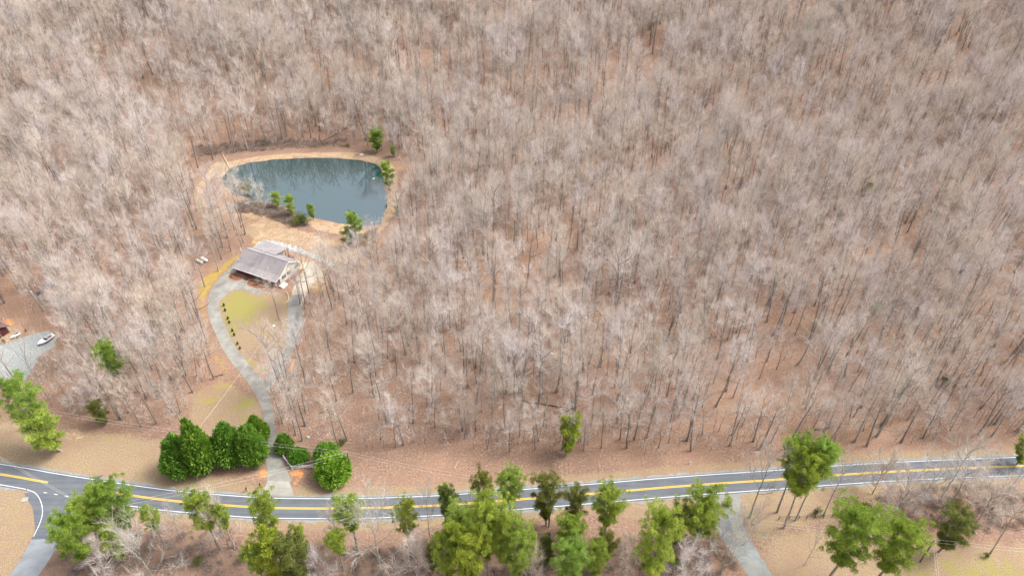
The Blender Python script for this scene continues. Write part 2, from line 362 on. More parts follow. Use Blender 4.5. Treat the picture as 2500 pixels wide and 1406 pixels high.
    cl = np.maximum(cl, poly([(700, 905), (712, 885), (735, 840), (738, 850), (715, 905)], 1.2)*.75)
    cl = np.maximum(cl, poly([(10, 780), (30, 775), (36, 795), (20, 800)], 1.5)*.85)
    masks['m_clay'] = cl
    masks['m_gravel'] = soft(sdf(x, y, GPAD), 1.6)
    br = poly([(470, 380), (560, 372), (700, 362), (800, 358), (800, 345), (600, 345), (480, 360)], 6)*.85
    br = np.maximum(br, poly([(590, 500), (640, 492), (690, 505), (740, 535), (760, 555), (700, 545), (640, 520), (600, 515)], 2)*.8)
    br = np.maximum(br, poly([(100, 1290), (500, 1300), (1000, 1330), (1700, 1310), (1760, 1420), (60, 1420)], 5)*.55)
    masks['m_brush'] = br
    for k, a in masks.items():
        at = o.data.attributes.new(k, 'FLOAT', 'POINT'); at.data.foreach_set('value', a.astype(np.float32))
    return o
build_ground()

# ------------------------------------------------------------------ strips: road, shoulders, lines, drive
def strip(name, path, left, right, z, mat, jl=0, jr=0, seed=1, thick=0):
    """ribbon along a plan path, from offset -right to +left of it"""
    p = np.asarray(path, float); n = len(p); t = np.gradient(p, axis=0); t /= np.linalg.norm(t, axis=1)[:, None]
    nn = np.stack([-t[:, 1], t[:, 0]], 1); rg = np.random.default_rng(seed)
    l = np.broadcast_to(left, (n,))+jl*rg.uniform(-1, 1, n); r = np.broadcast_to(right, (n,))+jr*rg.uniform(-1, 1, n)
    a = p+nn*l[:, None]; b = p-nn*r[:, None]; mb = MB()
    v = np.concatenate([np.c_[a, np.full(n, z)], np.c_[b, np.full(n, z)]]); i = np.arange(n-1)
    mb.add(v, q=np.stack([n+i, n+i+1, i+1, i], 1)); return mb.obj(name, mat)
def resample(p, step):
    p = np.asarray(p, float); s = np.r_[0, np.cumsum(np.linalg.norm(np.diff(p, axis=0), axis=1))]
    u = np.arange(0, s[-1], step); return np.stack([np.interp(u, s, p[:, k]) for k in range(p.shape[1])], 1)
road = resample(road, 1.0)
HW = 2.88
tag(strip('road_shoulder', road, HW+.95, HW+.95, .012, GRAVEL, .5, .5, 3), kind='structure')
tag(strip('road', road, HW+.42, HW+.42, .03, ASPHALT, .03, .03, 4), kind='structure')
rx = road[:, 0]
JX0, JX1 = P(120, 1177)[0], P(255, 1200)[0]
def marking(name, pts, l, r, mat, z=.042): tag(strip(name, pts, l, r, z, mat), kind='structure')
marking('edge_line', road, HW+.09, -(HW-.09), LINE)
for off in (.17, -.17):
    for sel in (rx < JX0, rx > JX1): marking('centre_line', road[sel], off+.09, -(off-.09), YELLOW)
J0, J1 = P(70, 1195)[0], P(255, 1235)[0]
marking('edge_line', road[rx > J1+2], -(HW-.09), HW+.09, LINE)
marking('edge_line', road[rx < J0], -(HW-.09), HW+.09, LINE)
dash = road[(rx > J0+2) & (rx < J1+2)]
for i in range(2, len(dash)-1, 3): marking('lane_dash', dash[i:i+2], -(HW-.08), HW+.08, LINE)
# side road at the junction
SR = spline(PP([(160, 1180), (150, 1225), (128, 1290), (92, 1355), (58, 1406), (10, 1480), (-60, 1590)]), 8)
SRw = np.interp(np.arange(len(SR)), [0, 8, 16, 24, 60], [9.5, 6.6, 4.0, 3.4, 3.3])
SRr = np.interp(np.arange(len(SR)), [0, 8, 16, 24, 60], [9.0, 5.4, 3.6, 3.3, 3.3])
near = SR[SR[:, 1] > P(100, 1315)[1]]; k = len(near)
tag(strip('side_road', SR, SRr, SRw, .018, SIDEROAD, .06, .06, 9), kind='structure')
tag(strip('side_road_throat', near, SRr[:k], SRw[:k], .024, ASPHALT), kind='structure')
curve = spline(PP([(66, 1194.5), (86, 1203), (99, 1222), (104, 1248), (98, 1275), (82, 1309)]), 8)
marking('edge_line', curve, .08, .08, LINE)
# right-hand gravel drive
GD = spline(PP([(1762, 1195), (1768, 1225), (1772, 1262), (1788, 1300), (1820, 1350), (1858, 1406), (1900, 1470)]), 6)
tag(strip('gravel_drive', GD, np.linspace(4.6, 2.2, len(GD)), np.linspace(4.2, 2.2, len(GD)), .016, GRAVEL, .2, .2, 5), kind='structure')
# concrete drive: apron slabs, stem, loop, right branch
drv = np.array([(*P(x, y), wl, wr) for x, y, wl, wr in [(681.5, 1183, 3.3, 3.2), (680, 1173, 2.95, 2.9), (675.5, 1150, 2.4, 2.4), (667, 1110, 1.75, 1.75), (665, 1075, 1.5, 1.6), (659, 1035, 1.5, 1.5), (651, 990, 1.8, 1.7), (633, 945, 2.3, 2.2),
        (605, 908, 2.2, 2.1), (572, 868, 2.2, 2.1), (547, 825, 2.2, 2.1), (528, 780, 2.2, 2.1), (521, 745, 2.2, 2.1), (528, 712, 2.4, 2.3), (548, 683, 2.6, 2.5), (573, 657, 2.4, 2.4), (590, 634, 1.8, 1.8)]])
drv[4:, 2:] *= .86; dv = spline(drv, 7)
tag(strip('driveway', dv[:, :2], dv[:, 2], dv[:, 3], .030, CONC, .08, .08, 11), kind='structure')
rb = spline(np.array([(*P(x, y), a, b) for x, y, a, b in [(640, 955, 1.6, 1.6), (662, 925, 1.6, 1.6), (690, 880, 1.7, 1.7), (712, 830, 2.0, 2.0), (722, 785, 2.7, 2.7), (719, 745, 2.2, 2.2), (722, 720, 2.2, 2.6)]]), 7)
tag(strip('driveway_branch', rb[:, :2], rb[:, 2], rb[:, 3], .022, CONC, .1, .1, 12), kind='structure')
def sheet(name, pts, z, mat, kind='structure', jit=0, seed=2):
    p = spline(np.vstack([PP(pts), PP(pts[:1])]), 5)[:-1]; p = p+np.random.default_rng(seed).normal(0, jit, p.shape)
    import bmesh
    bm = bmesh.new(); bm.faces.new([bm.verts.new((x, y, z)) for x, y in p]); bmesh.ops.triangulate(bm, faces=bm.faces[:])
    bmesh.ops.recalc_face_normals(bm, faces=bm.faces[:])
    me = bpy.data.meshes.new(name); bm.to_mesh(me); bm.free(); me.materials.append(mat)
    if me.polygons[0].normal.z < 0: me.flip_normals()
    o = link(name, me); tag(o, kind=kind); return o
sheet('house_forecourt', [(530, 715), (548, 690), (572, 668), (592, 676), (605, 694), (645, 706), (632, 718), (606, 711), (580, 707), (560, 712), (548, 724), (538, 732)], .036, CONC, jit=.06)
sheet('side_yard_pad', [(716, 745), (712, 715), (722, 690), (728, 660), (742, 640), (778, 648), (790, 668), (766, 690), (748, 715), (738, 745)], .015, SANDPAD, jit=.2)
drive_ap = empty('driveway_apron', (0, 0, 0)); tag(drive_ap, kind='structure')
ap = [[P(654, 1173), P(681, 1174), P(706, 1174)], [P(645, 1191), P(678, 1192), P(713, 1192.5)], [P(632, 1206.5), P(674, 1209), P(716, 1210.5)]]
for r in range(2):
    for c in range(2):
        q = np.array([ap[r][c], ap[r+1][c], ap[r+1][c+1], ap[r][c+1]]); ctr = q.mean(0); q = ctr+(q-ctr)*(1-.05/np.linalg.norm(q-ctr, axis=1)[:, None])
        mb = MB(); mb.prism([tuple(x) for x in q], -.1, .034+.004*((r+c) % 2)); mb.obj('concrete_slab', APRON, drive_ap)
# pond water
def water_mat():
    m = NT('pond_water'); f = m.noise(.9, 3, .5, m.coord())
    m.out((.012, .045, .046), .0, f, .004, .02, .5); m.b.inputs['IOR'].default_value = 2.8; return m.m
pw = POND+(POND-_pc)/np.linalg.norm(POND-_pc, axis=1)[:, None]*1.0
mb = MB(); n = len(pw); mb.add(np.vstack([np.c_[pw, np.full(n, WATER_Z)], [[*_pc, WATER_Z]]]), t=[(i, (i+1) % n, n) for i in range(n)])
tag(mb.obj('pond_water', water_mat()), kind='structure')
# ------------------------------------------------------------------ tree kinds (meshes shared by the copies)
def unit(v): return v/(np.linalg.norm(v, axis=-1, keepdims=True)+1e-9)
def limb_path(rng, p0, d0, L, n=5, up=.35, wob=.18):
    p = [np.array(p0, float)]; d = unit(np.array(d0, float))
    for _ in range(n-1):
        d = unit(d+np.array([0, 0, up/n*2])+rng.normal(0, wob, 3)*np.array([1, 1, .6])); p.append(p[-1]+d*L/(n-1))
    return np.array(p)
def at_path(path, t):
    k = t*(len(path)-1); i = min(int(k), len(path)-2); return path[i]+(path[i+1]-path[i])*(k-i), unit(path[i+1]-path[i])
def bare_tree(seed, Ht, spread, nlimb=11, low=.42, twig_n=13, tw=.042, up=.32, dead=False, sub=7):
    """leafless hardwood: trunk mesh (bole and limbs), crown mesh (branches and twigs)"""
    rng = np.random.default_rng(seed); T = MB(); K = MB()
    r0 = Ht*.0108*rng.uniform(.85, 1.2); n = 9
    lean = rng.normal(0, .02, 2); z = np.linspace(0, Ht*.86, n)
    path = np.c_[lean[0]*z+np.cumsum(rng.normal(0, .07, n)), lean[1]*z+np.cumsum(rng.normal(0, .07, n)), z]; path[0, :2] = 0; path[1, :2] *= .5
    rad = r0*np.interp(np.linspace(0, 1, n), [0, .08, .5, 1], [1.45, 1, .72, .14])
    T.tube(np.vstack([path[0]-[0, 0, .5], path]), np.r_[rad[0]*1.1, rad], 7)
    tb, td, tl = [], [], []
    ga = rng.uniform(0, 6.28); twb = []
    for i in range(nlimb):
        t = low+(.97-low)*(i/(nlimb-1))**.85; p0, _ = at_path(path, min(t/.98, 1)*.999)
        ga += 2.4+rng.normal(0, .35); rel = (i/(nlimb-1))
        el = R(16+46*rel)+rng.normal(0, .14)
        L = spread*(1.05-.50*rel)*rng.uniform(.75, 1.2)/max(math.cos(el), .55)
        d = np.array([math.cos(ga)*math.cos(el), math.sin(ga)*math.cos(el), math.sin(el)])
        lp = limb_path(rng, p0, d, L, 6, up); rl = max(r0*(.42-.2*rel), .05)
        T.tube(lp, np.linspace(rl, rl*.22, 6), 5, False)
        ns = sub if not dead else max(3, sub//2)
        for j in range(ns+1):
            tt = .28+.72*(j/ns); sp, sdr = at_path(lp, min(tt, .999))
            a = unit(sdr+rng.normal(0, .62, 3)+np.array([0, 0, .22])); SL = L*rng.uniform(.26, .46)*(1.15-.45*tt)
            bp = limb_path(rng, sp, a, SL, 4, up*.8, .2); K.tube(bp, np.linspace(rl*.26, .012, 4), 3, False)
            m = int(twig_n*rng.uniform(.7, 1.3)) if not dead else int(twig_n*.35)
            for u in np.linspace(.12, 1, m):
                q, qd = at_path(bp, min(u, .999)); tb.append(q); td.append(qd)
    tb = np.array(tb); td = np.array(td); m = len(tb)
    d1 = unit(td+rng.normal(0, .42, (m, 3))+np.array([0, 0, .2])); l1 = rng.uniform(.9, 2.3, m)
    K.blades(tb, d1, l1, tw*1.6, rng)
    for f in (.35, .7):
        d2 = unit(d1+rng.normal(0, .6, (m, 3))+np.array([0, 0, .15])); K.blades(tb+d1*(l1*f)[:, None], d2, rng.uniform(.6, 1.4, m), tw*.9, rng)
    return T, K
def sapling(seed, Ht):
    rng = np.random.default_rng(seed); T = MB(); K = MB()
    z = np.linspace(0, Ht, 5); path = np.c_[np.cumsum(rng.normal(0, .12, 5)), np.cumsum(rng.normal(0, .12, 5)), z]; path[0, :2] = 0
    T.tube(np.vstack([[0, 0, -.3], path]), np.r_[.07, np.linspace(.07, .02, 5)], 4)
    tb = []; td = []
    for t in np.linspace(.25, 1, 16):
        p, d = at_path(path, min(t, .999)); a = unit(d*.6+rng.normal(0, .7, 3)*[1, 1, .3]); L = rng.uniform(.8, 1.9)*(1.25-.6*t)
        bp = limb_path(rng, p, a, L, 3, .4); K.tube(bp, [.028, .018, .010], 3, False)
        for u in np.linspace(.2, 1, 7): q, qd = at_path(bp, min(u, .999)); tb.append(q); td.append(qd)
    tb = np.array(tb); td = np.array(td); m = len(tb); K.blades(tb, unit(td+rng.normal(0, .6, (m, 3))), rng.uniform(.4, 1.0, m), .034, rng)
    return T, K
def brush(seed, Ht=1.8, n=90):
    rng = np.random.default_rng(seed); K = MB(); b = np.c_[rng.normal(0, .6, n), rng.normal(0, .6, n), np.full(n, -.05)]
    d = unit(np.c_[rng.normal(0, .35, n), rng.normal(0, .35, n), np.ones(n)]); l = rng.uniform(.4, 1, n)*Ht
    K.blades(b, d, l, .06, rng)
    for f in (.4, .6, .8): K.blades(b+d*(l*f)[:, None], unit(d+rng.normal(0, .5, (n, 3))), rng.uniform(.3, .7, n), .04, rng)
    return K
def pine(seed, Ht, spread, low=.45, mat=None, dens=1.0, droop=0.0, lump=1.0):
    """pine: bole, whorled limbs, tufts of needles gathered in rounded clumps"""
    rng = np.random.default_rng(seed); T = MB(); K = MB(); r0 = Ht*.0125+.03
    n = 8; z = np.linspace(0, Ht*.97, n); path = np.c_[np.cumsum(rng.normal(0, .10, n)), np.cumsum(rng.normal(0, .10, n)), z]; path[0, :2] = 0
    T.tube(np.vstack([path[0]-[0, 0, .5], path]), np.r_[r0*1.3, r0*np.linspace(1.15, .12, n)], 7)
    cs, cr = [], []; nb = int(30*dens*(1 if Ht > 9 else .7)); ga = rng.uniform(0, 6)
    for i in range(nb):
        f = i/(nb-1); t = low+(1-low)*f; p0, _ = at_path(path, min(t, .999)); ga += 2.4+rng.normal(0, .3)
        prof = math.sin(math.pi*(.18+.80*(1-f)**.9)) if f < .97 else .15
        prof = max(prof, .16)*rng.uniform(.68, 1.18); L = spread*prof; el = R(-4+48*f)+rng.normal(0, .12)-droop
        d = np.array([math.cos(ga)*math.cos(el), math.sin(ga)*math.cos(el), math.sin(el)])
        lp = limb_path(rng, p0, d, L, 5, .30, .1); T.tube(lp, np.linspace(max(r0*.26*(1-.5*f), .03), .02, 5), 4, False)
        for j, u in enumerate(np.linspace(.42, 1, 4)):
            q, _ = at_path(lp, min(u, .999)); w_ = .16*L
            for _k in range(2 if j else 1): cs.append(q+rng.normal(0, w_, 3)*[1, 1, .55]+[0, 0, .12]); cr.append(rng.uniform(.45, .82)*lump*(.6+.4*min(spread/3.2, 1.2)))
    cs.append(path[-1]+[0, 0, .2]); cr.append(.6*lump)
    cs = np.array(cs); cr = np.array(cr); per = 120
    d = unit(rng.normal(0, 1, (len(cs), per, 3))+np.array([0, 0, .45])); r = cr[:, None]*rng.uniform(.15, .75, (len(cs), per))
    b = cs[:, None]+d*r[..., None]*np.array([1, 1, .72]); K.leaves(b.reshape(-1, 3), unit(d+rng.normal(0, .35, d.shape)+np.array([0, 0, .25])).reshape(-1, 3), (cr[:, None]*rng.uniform(.34, .62, (len(cs), per))).ravel(), .085*lump, rng)
    return T, K
def dense_evergreen(seed, Ht, wd, point=.55, leaf=.42, nl=5200, lumps=190):
    """clipped-looking dense evergreen: lumpy shell of leaf sprays over a solid inner mass"""
    rng = np.random.default_rng(seed); T = MB(); K = MB()
    T.tube([(0, 0, -.3), (0, 0, Ht*.5), (0, 0, Ht*.9)], [.2, .14, .03], 6)
    def rad(f): return (np.clip(f/.16, 0, 1)**.6)*.98*np.where(f < .32, .80+.2*np.clip(f/.32, 0, 1), np.clip((1-f)/.68, 0, 1)**point)
    ld = unit(rng.normal(0, 1, (lumps, 3))); la = rng.uniform(.03, .16, lumps)
    def disp(d): return 1+(np.exp(-(1-d@ld.T)*60)*la).max(-1)*1.6-.06
    nu, nv = 22, 16; f = np.linspace(0.02, .985, nv); th = np.arange(nu)*2*math.pi/nu
    r = rad(f)*wd*.5*.86; v = np.stack([r[:, None]*np.cos(th), r[:, None]*np.sin(th), np.repeat(f[:, None]*Ht*.97, nu, 1)], -1).reshape(-1, 3)
    c = np.array([0, 0, Ht*.4]); v = c+(v-c)*disp(unit((v-c)/[wd, wd, Ht]))[:, None]*.93
    i = np.arange(nu); K.add(v, q=np.concatenate([np.stack([a*nu+i, a*nu+(i+1) % nu, (a+1)*nu+(i+1) % nu, (a+1)*nu+i], 1) for a in range(nv-1)]), t=[((nv-1)*nu, (nv-1)*nu+k, (nv-1)*nu+k+1) for k in range(1, nu-1)])
    f = rng.uniform(0.03, 1, nl)**1.0; keep = rng.uniform(0, 1, nl) < np.clip(rad(f)+.12, 0, 1); f = f[keep]; m = len(f); th = rng.uniform(0, 6.283, m)
    r = rad(f)*wd*.5; p = np.c_[r*np.cos(th), r*np.sin(th), f*Ht]; d0 = unit((p-c)/[wd, wd, Ht]); p = c+(p-c)*(disp(d0)*rng.uniform(.86, 1.0, m))[:, None]
    d = unit(d0*[1, 1, .6]+rng.normal(0, .45, (m, 3))+[0, 0, .35]); K.leaves(p, d, rng.uniform(.6, 1.3, m)*leaf, leaf*.42, rng)
    return T, K
def loose_shrub(seed, Ht, wd, n=900, leaf=.22):
    rng = np.random.default_rng(seed); T = MB(); K = MB()
    for a in rng.uniform(0, 6.28, 7):
        T.tube(limb_path(rng, (0, 0, -.1), (math.cos(a)*.5, math.sin(a)*.5, 1), Ht*.8, 4), np.linspace(.04, .012, 4), 4)
    c = np.c_[rng.normal(0, wd*.2, (16, 2)), rng.uniform(.25, .85, 16)*Ht]; q = c[rng.integers(0, 16, n)]+rng.normal(0, 1, (n, 3))*[wd*.13, wd*.13, Ht*.11]; q[:, 2] = np.abs(q[:, 2])
    K.leaves(q, unit(rng.normal(0, 1, (n, 3))+[0, 0, .5]), rng.uniform(.6, 1.2, n)*leaf, leaf*.5, rng); return T, K

# ------------------------------------------------------------------ bare hardwoods of the wood
KINDS = []      # (trunk mesh, crown mesh, height, words)
for s, Ht, spr, nl, low, pale in [(11, 20, 5.2, 12, .44, 0), (12, 22, 5.8, 13, .46, 0), (13, 18, 5.0, 11, .40, 0), (14, 23, 4.6, 12, .52, 0), (15, 19, 5.8, 11, .36, 0), (16, 21, 5.2, 13, .48, 0),
                                (17, 17, 4.2, 10, .45, 0), (18, 22, 6.4, 12, .42, 0), (19, 20, 4.4, 11, .5, 0), (20, 16, 4.6, 10, .36, 0), (21, 21, 6.0, 11, .40, 1), (22, 18, 5.2, 10, .40, 1), (23, 13, 5.0, 12, -.05, 0)]:
    Ht *= .98; spr *= .86; low = low*.6+.25; T, K = bare_tree(s, Ht, spr, nl, low, twig_n=10 if not pale else 8, tw=.0115)
    KINDS.append((T.mesh('hardwood_trunk', PALEBARK if pale else BARK, True), K.mesh('hardwood_crown', PALETWIG if pale else TWIG), Ht, spr, pale))
SAPS = []
for s, Ht in [(31, 6.5), (32, 8.0), (33, 5.0)]:
    T, K = sapling(s, Ht); SAPS.append((T.mesh('sapling_trunk', BARK), K.mesh('sapling_crown', TWIG), Ht))
rng = np.random.default_rng(77)
def scatter(cell, y0, y1, seed, keep=1.0):
    rg = np.random.default_rng(seed); pts = []
    xx, yy = np.meshgrid(np.arange(-520, 520, cell), np.arange(y0, y1, cell)); x = (xx+rg.uniform(-.48, .48, xx.shape)*cell).ravel(); y = (yy+rg.uniform(-.48, .48, xx.shape)*cell).ravel()
    k = (np.abs(x) < (y*math.cos(TH)+H*math.sin(TH))*.74*1.10+14) & (rg.uniform(0, 1, x.shape) < keep)
    x, y = x[k], y[k]; d = sdf(x, y, FIELD); g = sdf(x, y, GPAD); k = (d > .4) & (g > 1.0)
    return x[k], y[k]
tx, ty = scatter(4.9, 95, 600, 41, .97)
ppx = 1250+F*tx/(ty*math.cos(TH)+H*math.sin(TH)); dens = .95+.38*np.sin(tx/23+1.3)*np.sin(ty/19+.4)+.22*np.sin(tx/9-ty/13)+.3*sm((150-ty)/30)*sm((tx-20)/40)
thin = np.where((ppx > 640) & (ppx < 900) & (ty < 215), .62, 1.0)*(1-.42*sm((ty-230)/120))
thin = np.where(sdf(tx, ty, PP([(-80, 850), (60, 850), (150, 815), (215, 850), (240, 985), (60, 1000), (-80, 990)])) < 0, .12, thin)
k = np.random.default_rng(6).uniform(0, 1, len(tx)) < dens*thin; tx, ty = tx[k], ty[k]
# leave the little gaps the photo shows around the boat, tanks, tarp and the cabin
for px, py, r in [(493, 637, 4.5), (105, 705, 4), (115, 830, 5), (-10, 800, 13), (38, 824, 4)]:
    c = P(px, py); k = np.hypot(tx-c[0], ty-c[1]) > r; tx, ty = tx[k], ty[k]
# single trees the photo shows inside or beside the clearing (base pixel, top pixel row, kind)
SINGLE = [(681, 781, 672, 8, 'bare lone tree standing on the lawn inside the drive loop', 1.0), (697, 842, 778, 6, 'slender bare round-crowned tree beside the yard lamp pole', .8),
          (533, 662, 560, 10, 'pale-barked bare tree rooted in the yellow moss beside the drive', 1), (759, 739, 612, 4, 'tall forked bare tree on the sandy yard right of the house', 1),
          (746, 742, 640, 3, 'bare tree with a bent trunk on the sandy yard by the house', .9), (733, 740, 655, 6, 'thin bare tree nearest the gable on the sandy yard', .9), (500, 700, 600, 2, 'bare tree at the mossy edge behind the gas tanks', 1),
          (738, 1075, 950, 1, 'spreading bare tree by the drive entrance above the white fence', 1.1), (712, 1000, 860, 0, 'bare tree right of the drive stem below the fork', 1), (722, 1062, 965, 7, 'bare tree with drooping twigs beside the evergreen shrubs', 1.05),
          (452, 1048, 950, 10, 'pale bare tree leaning over the front lawn corner', 1.2), (697, 930, 800, 5, 'bare tree at the fork of the concrete drive', 1)]
for bx, by, tpy, kd, lab, ws in SINGLE:
    c = P(bx, by); k = np.hypot(tx-c[0], ty-c[1]) > 2.5; tx, ty = tx[k], ty[k]
def put_bare(name, kd, x, y, s, sz, rz, label, group, cat='tree', tilt=(0, 0)):
    T, K, Ht, spr, pale = KINDS[kd]; e = empty(name, (x, y, gz(x, y)), rz); e.scale = (s, s, sz); e.rotation_euler = (tilt[0], tilt[1], rz); tag(e, label, cat, group)
    link('trunk', T, e); link('crown', K, e); return e
for bx, by, tpy, kd, lab, ws in SINGLE:
    c = P(bx, by); sz = (top_z(c[1], tpy))/KINDS[kd][2]/.98; put_bare('bare_tree', kd, c[0], c[1], ws*min(sz, 1.2)*.9, sz, rng.uniform(0, 6.28), lab, None)
n = len(tx); ed = sdf(tx, ty, FIELD); kd = rng.choice(12, n, p=[.1, .1, .09, .1, .09, .1, .09, .07, .1, .08, .04, .04]); s = rng.normal(.98, .2, n).clip(.5, 1.4); k = (ed < 9) & (rng.uniform(0, 1, n) < .55); kd[k] = rng.choice([2, 4, 9, 12], k.sum()); s[k] *= .85; tl = rng.normal(0, .055, (n, 2)); s *= 1+.28*sm((ty-230)/200); rz = rng.uniform(0, 6.283, n)
order = np.argsort(np.hypot(np.hypot(tx, ty), H)); inview = np.abs(tx[order]) < (ty[order]*math.cos(TH)+H*math.sin(TH))*.74
near = order[inview][:288]; isn = np.zeros(n, bool); isn[near] = True
FD = sdf(tx, ty, FIELD)
LANDMARKS = [(1274, 957, 'beside the broken pale snag'), (1383, 1120, 'around the single young pine at the edge'), (1340, 990, 'along the long dark fallen trunk'), (312, 967, 'around the lone pine above the dry verge'), (258, 1037, 'by the small dark cedar under the wires'), (975, 1081, 'by the pale boulder above the road bank'),
             (1346, 864, 'by the largest pale boulder'), (1684, 1132, 'above the white marker post'), (1990, 1050, 'by the fallen trunk above three pines'), (792, 1004, 'by the short dark log near the drive'), (2480, 1134, 'behind the lone verge pine'), (2300, 940, 'around the small olive cedar'), (115, 830, 'beside the motorboat yard')]
for i in near:
    x, y = tx[i], ty[i]; pale = KINDS[kd[i]][4]
    px = 1250+F*x/(y*math.cos(TH)+H*math.sin(TH))
    z_ = 'left of the house drive' if px < 470 else 'between the drive and the power pole' if px < 900 else 'above the leafy road bank' if px < 1700 else 'facing the gravel side drive'
    z_ = ('at the wood edge ' if FD[i] < 7 else 'inside the wood ')+z_
    for lp, lq, lw in LANDMARKS:
        if np.hypot(*(P(lp, lq)-[x, y])) < 11: z_ = lw
    Kd = KINDS[kd[i]]; wd = ('pale-limbed ' if pale else 'brown ')+('wide-crowned' if Kd[3] > 4.95 else 'slim tall' if Kd[2] > 20.5 else 'low-branching' if kd[i] in (2, 9, 4) else 'medium')+' bare hardwood'
    gw = 'bare hardwoods '+z_
    put_bare('bare_tree', kd[i], x, y, s[i], s[i]*rng.uniform(.92, 1.1), rz[i], wd+' '+z_, gw, tilt=tl[i])
def instances(name, x, y, scl, rot, idx, kinds, label, cat, tilt=None):
    """one object that stands for the uncountable rest: instances of the same tree meshes on points"""
    me = bpy.data.meshes.new(name); me.vertices.add(len(x)); z = ground_z(x, y); me.vertices.foreach_set('co', np.stack([x, y, z], 1).astype(np.float32).ravel())
    a = me.attributes.new('sc', 'FLOAT_VECTOR', 'POINT'); a.data.foreach_set('vector', scl.astype(np.float32).ravel())
    a = me.attributes.new('rt', 'FLOAT_VECTOR', 'POINT'); a.data.foreach_set('vector', np.c_[tilt if tilt is not None else np.zeros((len(x), 2)), rot].astype(np.float32).ravel())
    a = me.attributes.new('ix', 'INT', 'POINT'); a.data.foreach_set('value', idx.astype(np.int32))
    o = link(name, me); tag(o, label, cat, kind='stuff')
    ng = bpy.data.node_groups.new(name, 'GeometryNodeTree'); ng.interface.new_socket('Geometry', in_out='INPUT', socket_type='NodeSocketGeometry'); ng.interface.new_socket('Geometry', in_out='OUTPUT', socket_type='NodeSocketGeometry')
    N = ng.nodes; L = ng.links; gi = N.new('NodeGroupInput'); go = N.new('NodeGroupOutput'); pk = N.new('GeometryNodeJoinGeometry')
    for objs in reversed(kinds):
        jn = N.new('GeometryNodeJoinGeometry')
        for ob in objs:
            oi = N.new('GeometryNodeObjectInfo'); oi.inputs['Object'].default_value = ob; oi.transform_space = 'ORIGINAL'; L.new(oi.outputs['Geometry'], jn.inputs[0])
        g2 = N.new('GeometryNodeGeometryToInstance'); L.new(jn.outputs[0], g2.inputs[0]); L.new(g2.outputs[0], pk.inputs[0])
    ip = N.new('GeometryNodeInstanceOnPoints'); L.new(gi.outputs[0], ip.inputs['Points']); L.new(pk.outputs[0], ip.inputs['Instance']); ip.inputs['Pick Instance'].default_value = True
    def na(nm, ty): a = N.new('GeometryNodeInputNamedAttribute'); a.data_type = ty; a.inputs['Name'].default_value = nm; return a.outputs[0]
    L.new(na('ix', 'INT'), ip.inputs['Instance Index']); L.new(na('rt', 'FLOAT_VECTOR'), ip.inputs['Rotation']); L.new(na('sc', 'FLOAT_VECTOR'), ip.inputs['Scale'])
    L.new(ip.outputs[0], go.inputs[0]); mo = o.modifiers.new('wood', 'NODES'); mo.node_group = ng; return o
# each tree kind's first copy supplies the meshes for the far wood
first = []
for T, K, Ht, spr, pale in KINDS:
    tr = next(o for o in C.objects if o.data == T); cr = next(o for o in C.objects if o.data == K); first.append((tr, cr))
f = ~isn; sv = np.stack([s[f], s[f], s[f]*rng.uniform(.92, 1.1, f.sum())], 1)
instances('bare_wood', tx[f], ty[f], sv, rz[f], kd[f], first, 'brown leafless wood filling the slopes behind the pond and house', 'wood', tl[f])
# understorey of thin saplings
sx, sy = scatter(7.0, 95, 600, 43, .75); ex, ey = scatter(3.2, 95, 190, 44, .8); k = sdf(ex, ey, FIELD) < 11; sx = np.r_[sx, ex[k]]; sy = np.r_[sy, ey[k]]
m = len(sx); ss = rng.uniform(.5, 1.25, m)
sobj = []
for T, K, Ht in SAPS:
    c = P(1000+300*len(sobj), 1096); e = empty('sapling', (c[0], c[1]+2, gz(c[0], c[1]+2)), 1.0); tag(e, 'thin leafless sapling at the edge of the wood above the road', 'tree', 'saplings along the wood edge')
    sobj.append((link('trunk', T, e), link('crown', K, e)))
instances('sapling_thicket', sx, sy, np.stack([ss, ss, ss], 1), rng.uniform(0, 6.28, m), rng.integers(0, 3, m), sobj, 'thin leafless saplings under the bare trees', 'saplings')
# ------------------------------------------------------------------ pines and cedars
PK = {}
for key, args, mt in [('tall', (51, 20, 4.0, .48, None, 1.25), NEEDLE), ('tall2', (52, 19, 4.3, .45, None, 1.3), NEEDLE_Y), ('tall3', (53, 21, 3.8, .52, None, 1.2), NEEDLE), ('wide', (54, 17, 5.2, .36, None, 1.75), NEEDLE_Y), ('wide2', (57, 17, 5.4, .32, None, 1.9), NEEDLE),
                      ('high', (60, 18, 4.8, .56, None, 1.6), NEEDLE_Y), ('high2', (50, 18, 4.8, .54, None, 1.6), NEEDLE), ('small', (55, 9, 2.2, .18), NEEDLE), ('small2', (56, 8, 2.3, .15), NEEDLE_Y), ('cedar', (58, 11, 2.6, .12), NEEDLE_D), ('cedar2', (59, 12, 3.4, .2), NEEDLE_D)]:
    T, K = pine(*args); PK[key] = (T.mesh('pine_trunk', BARK, True), K.mesh('pine_needles', mt), args[1], args[2])
def put_pine(kind, bx, by, tpx, tpy, wpx, label, group=None, cat='pine tree', name='pine_tree'):
    c = P(bx, by); Ht = top_z(c[1], tpy)*(.94 if kind[0] in 'wth' else 1); T, K, h0, s0 = PK[kind]; k = wpx/2/px_m(c[0], c[1], Ht*.7)/s0*(1.12 if kind.startswith('wide') else 1.0)
    e = empty(name, (c[0], c[1], gz(*c)), rng.uniform(0, 6.28)); e.scale = (k, k, Ht/h0); tag(e, label, cat, group); link('trunk', T, e); link('crown', K, e); return e
A = 'in the pine clump at the road junction'; B = 'in the roadside belt below the house drive'; D = 'in the dense roadside belt facing the wood'; E_ = 'by the gravel side drive'; Gr = 'beside the far end of the road'
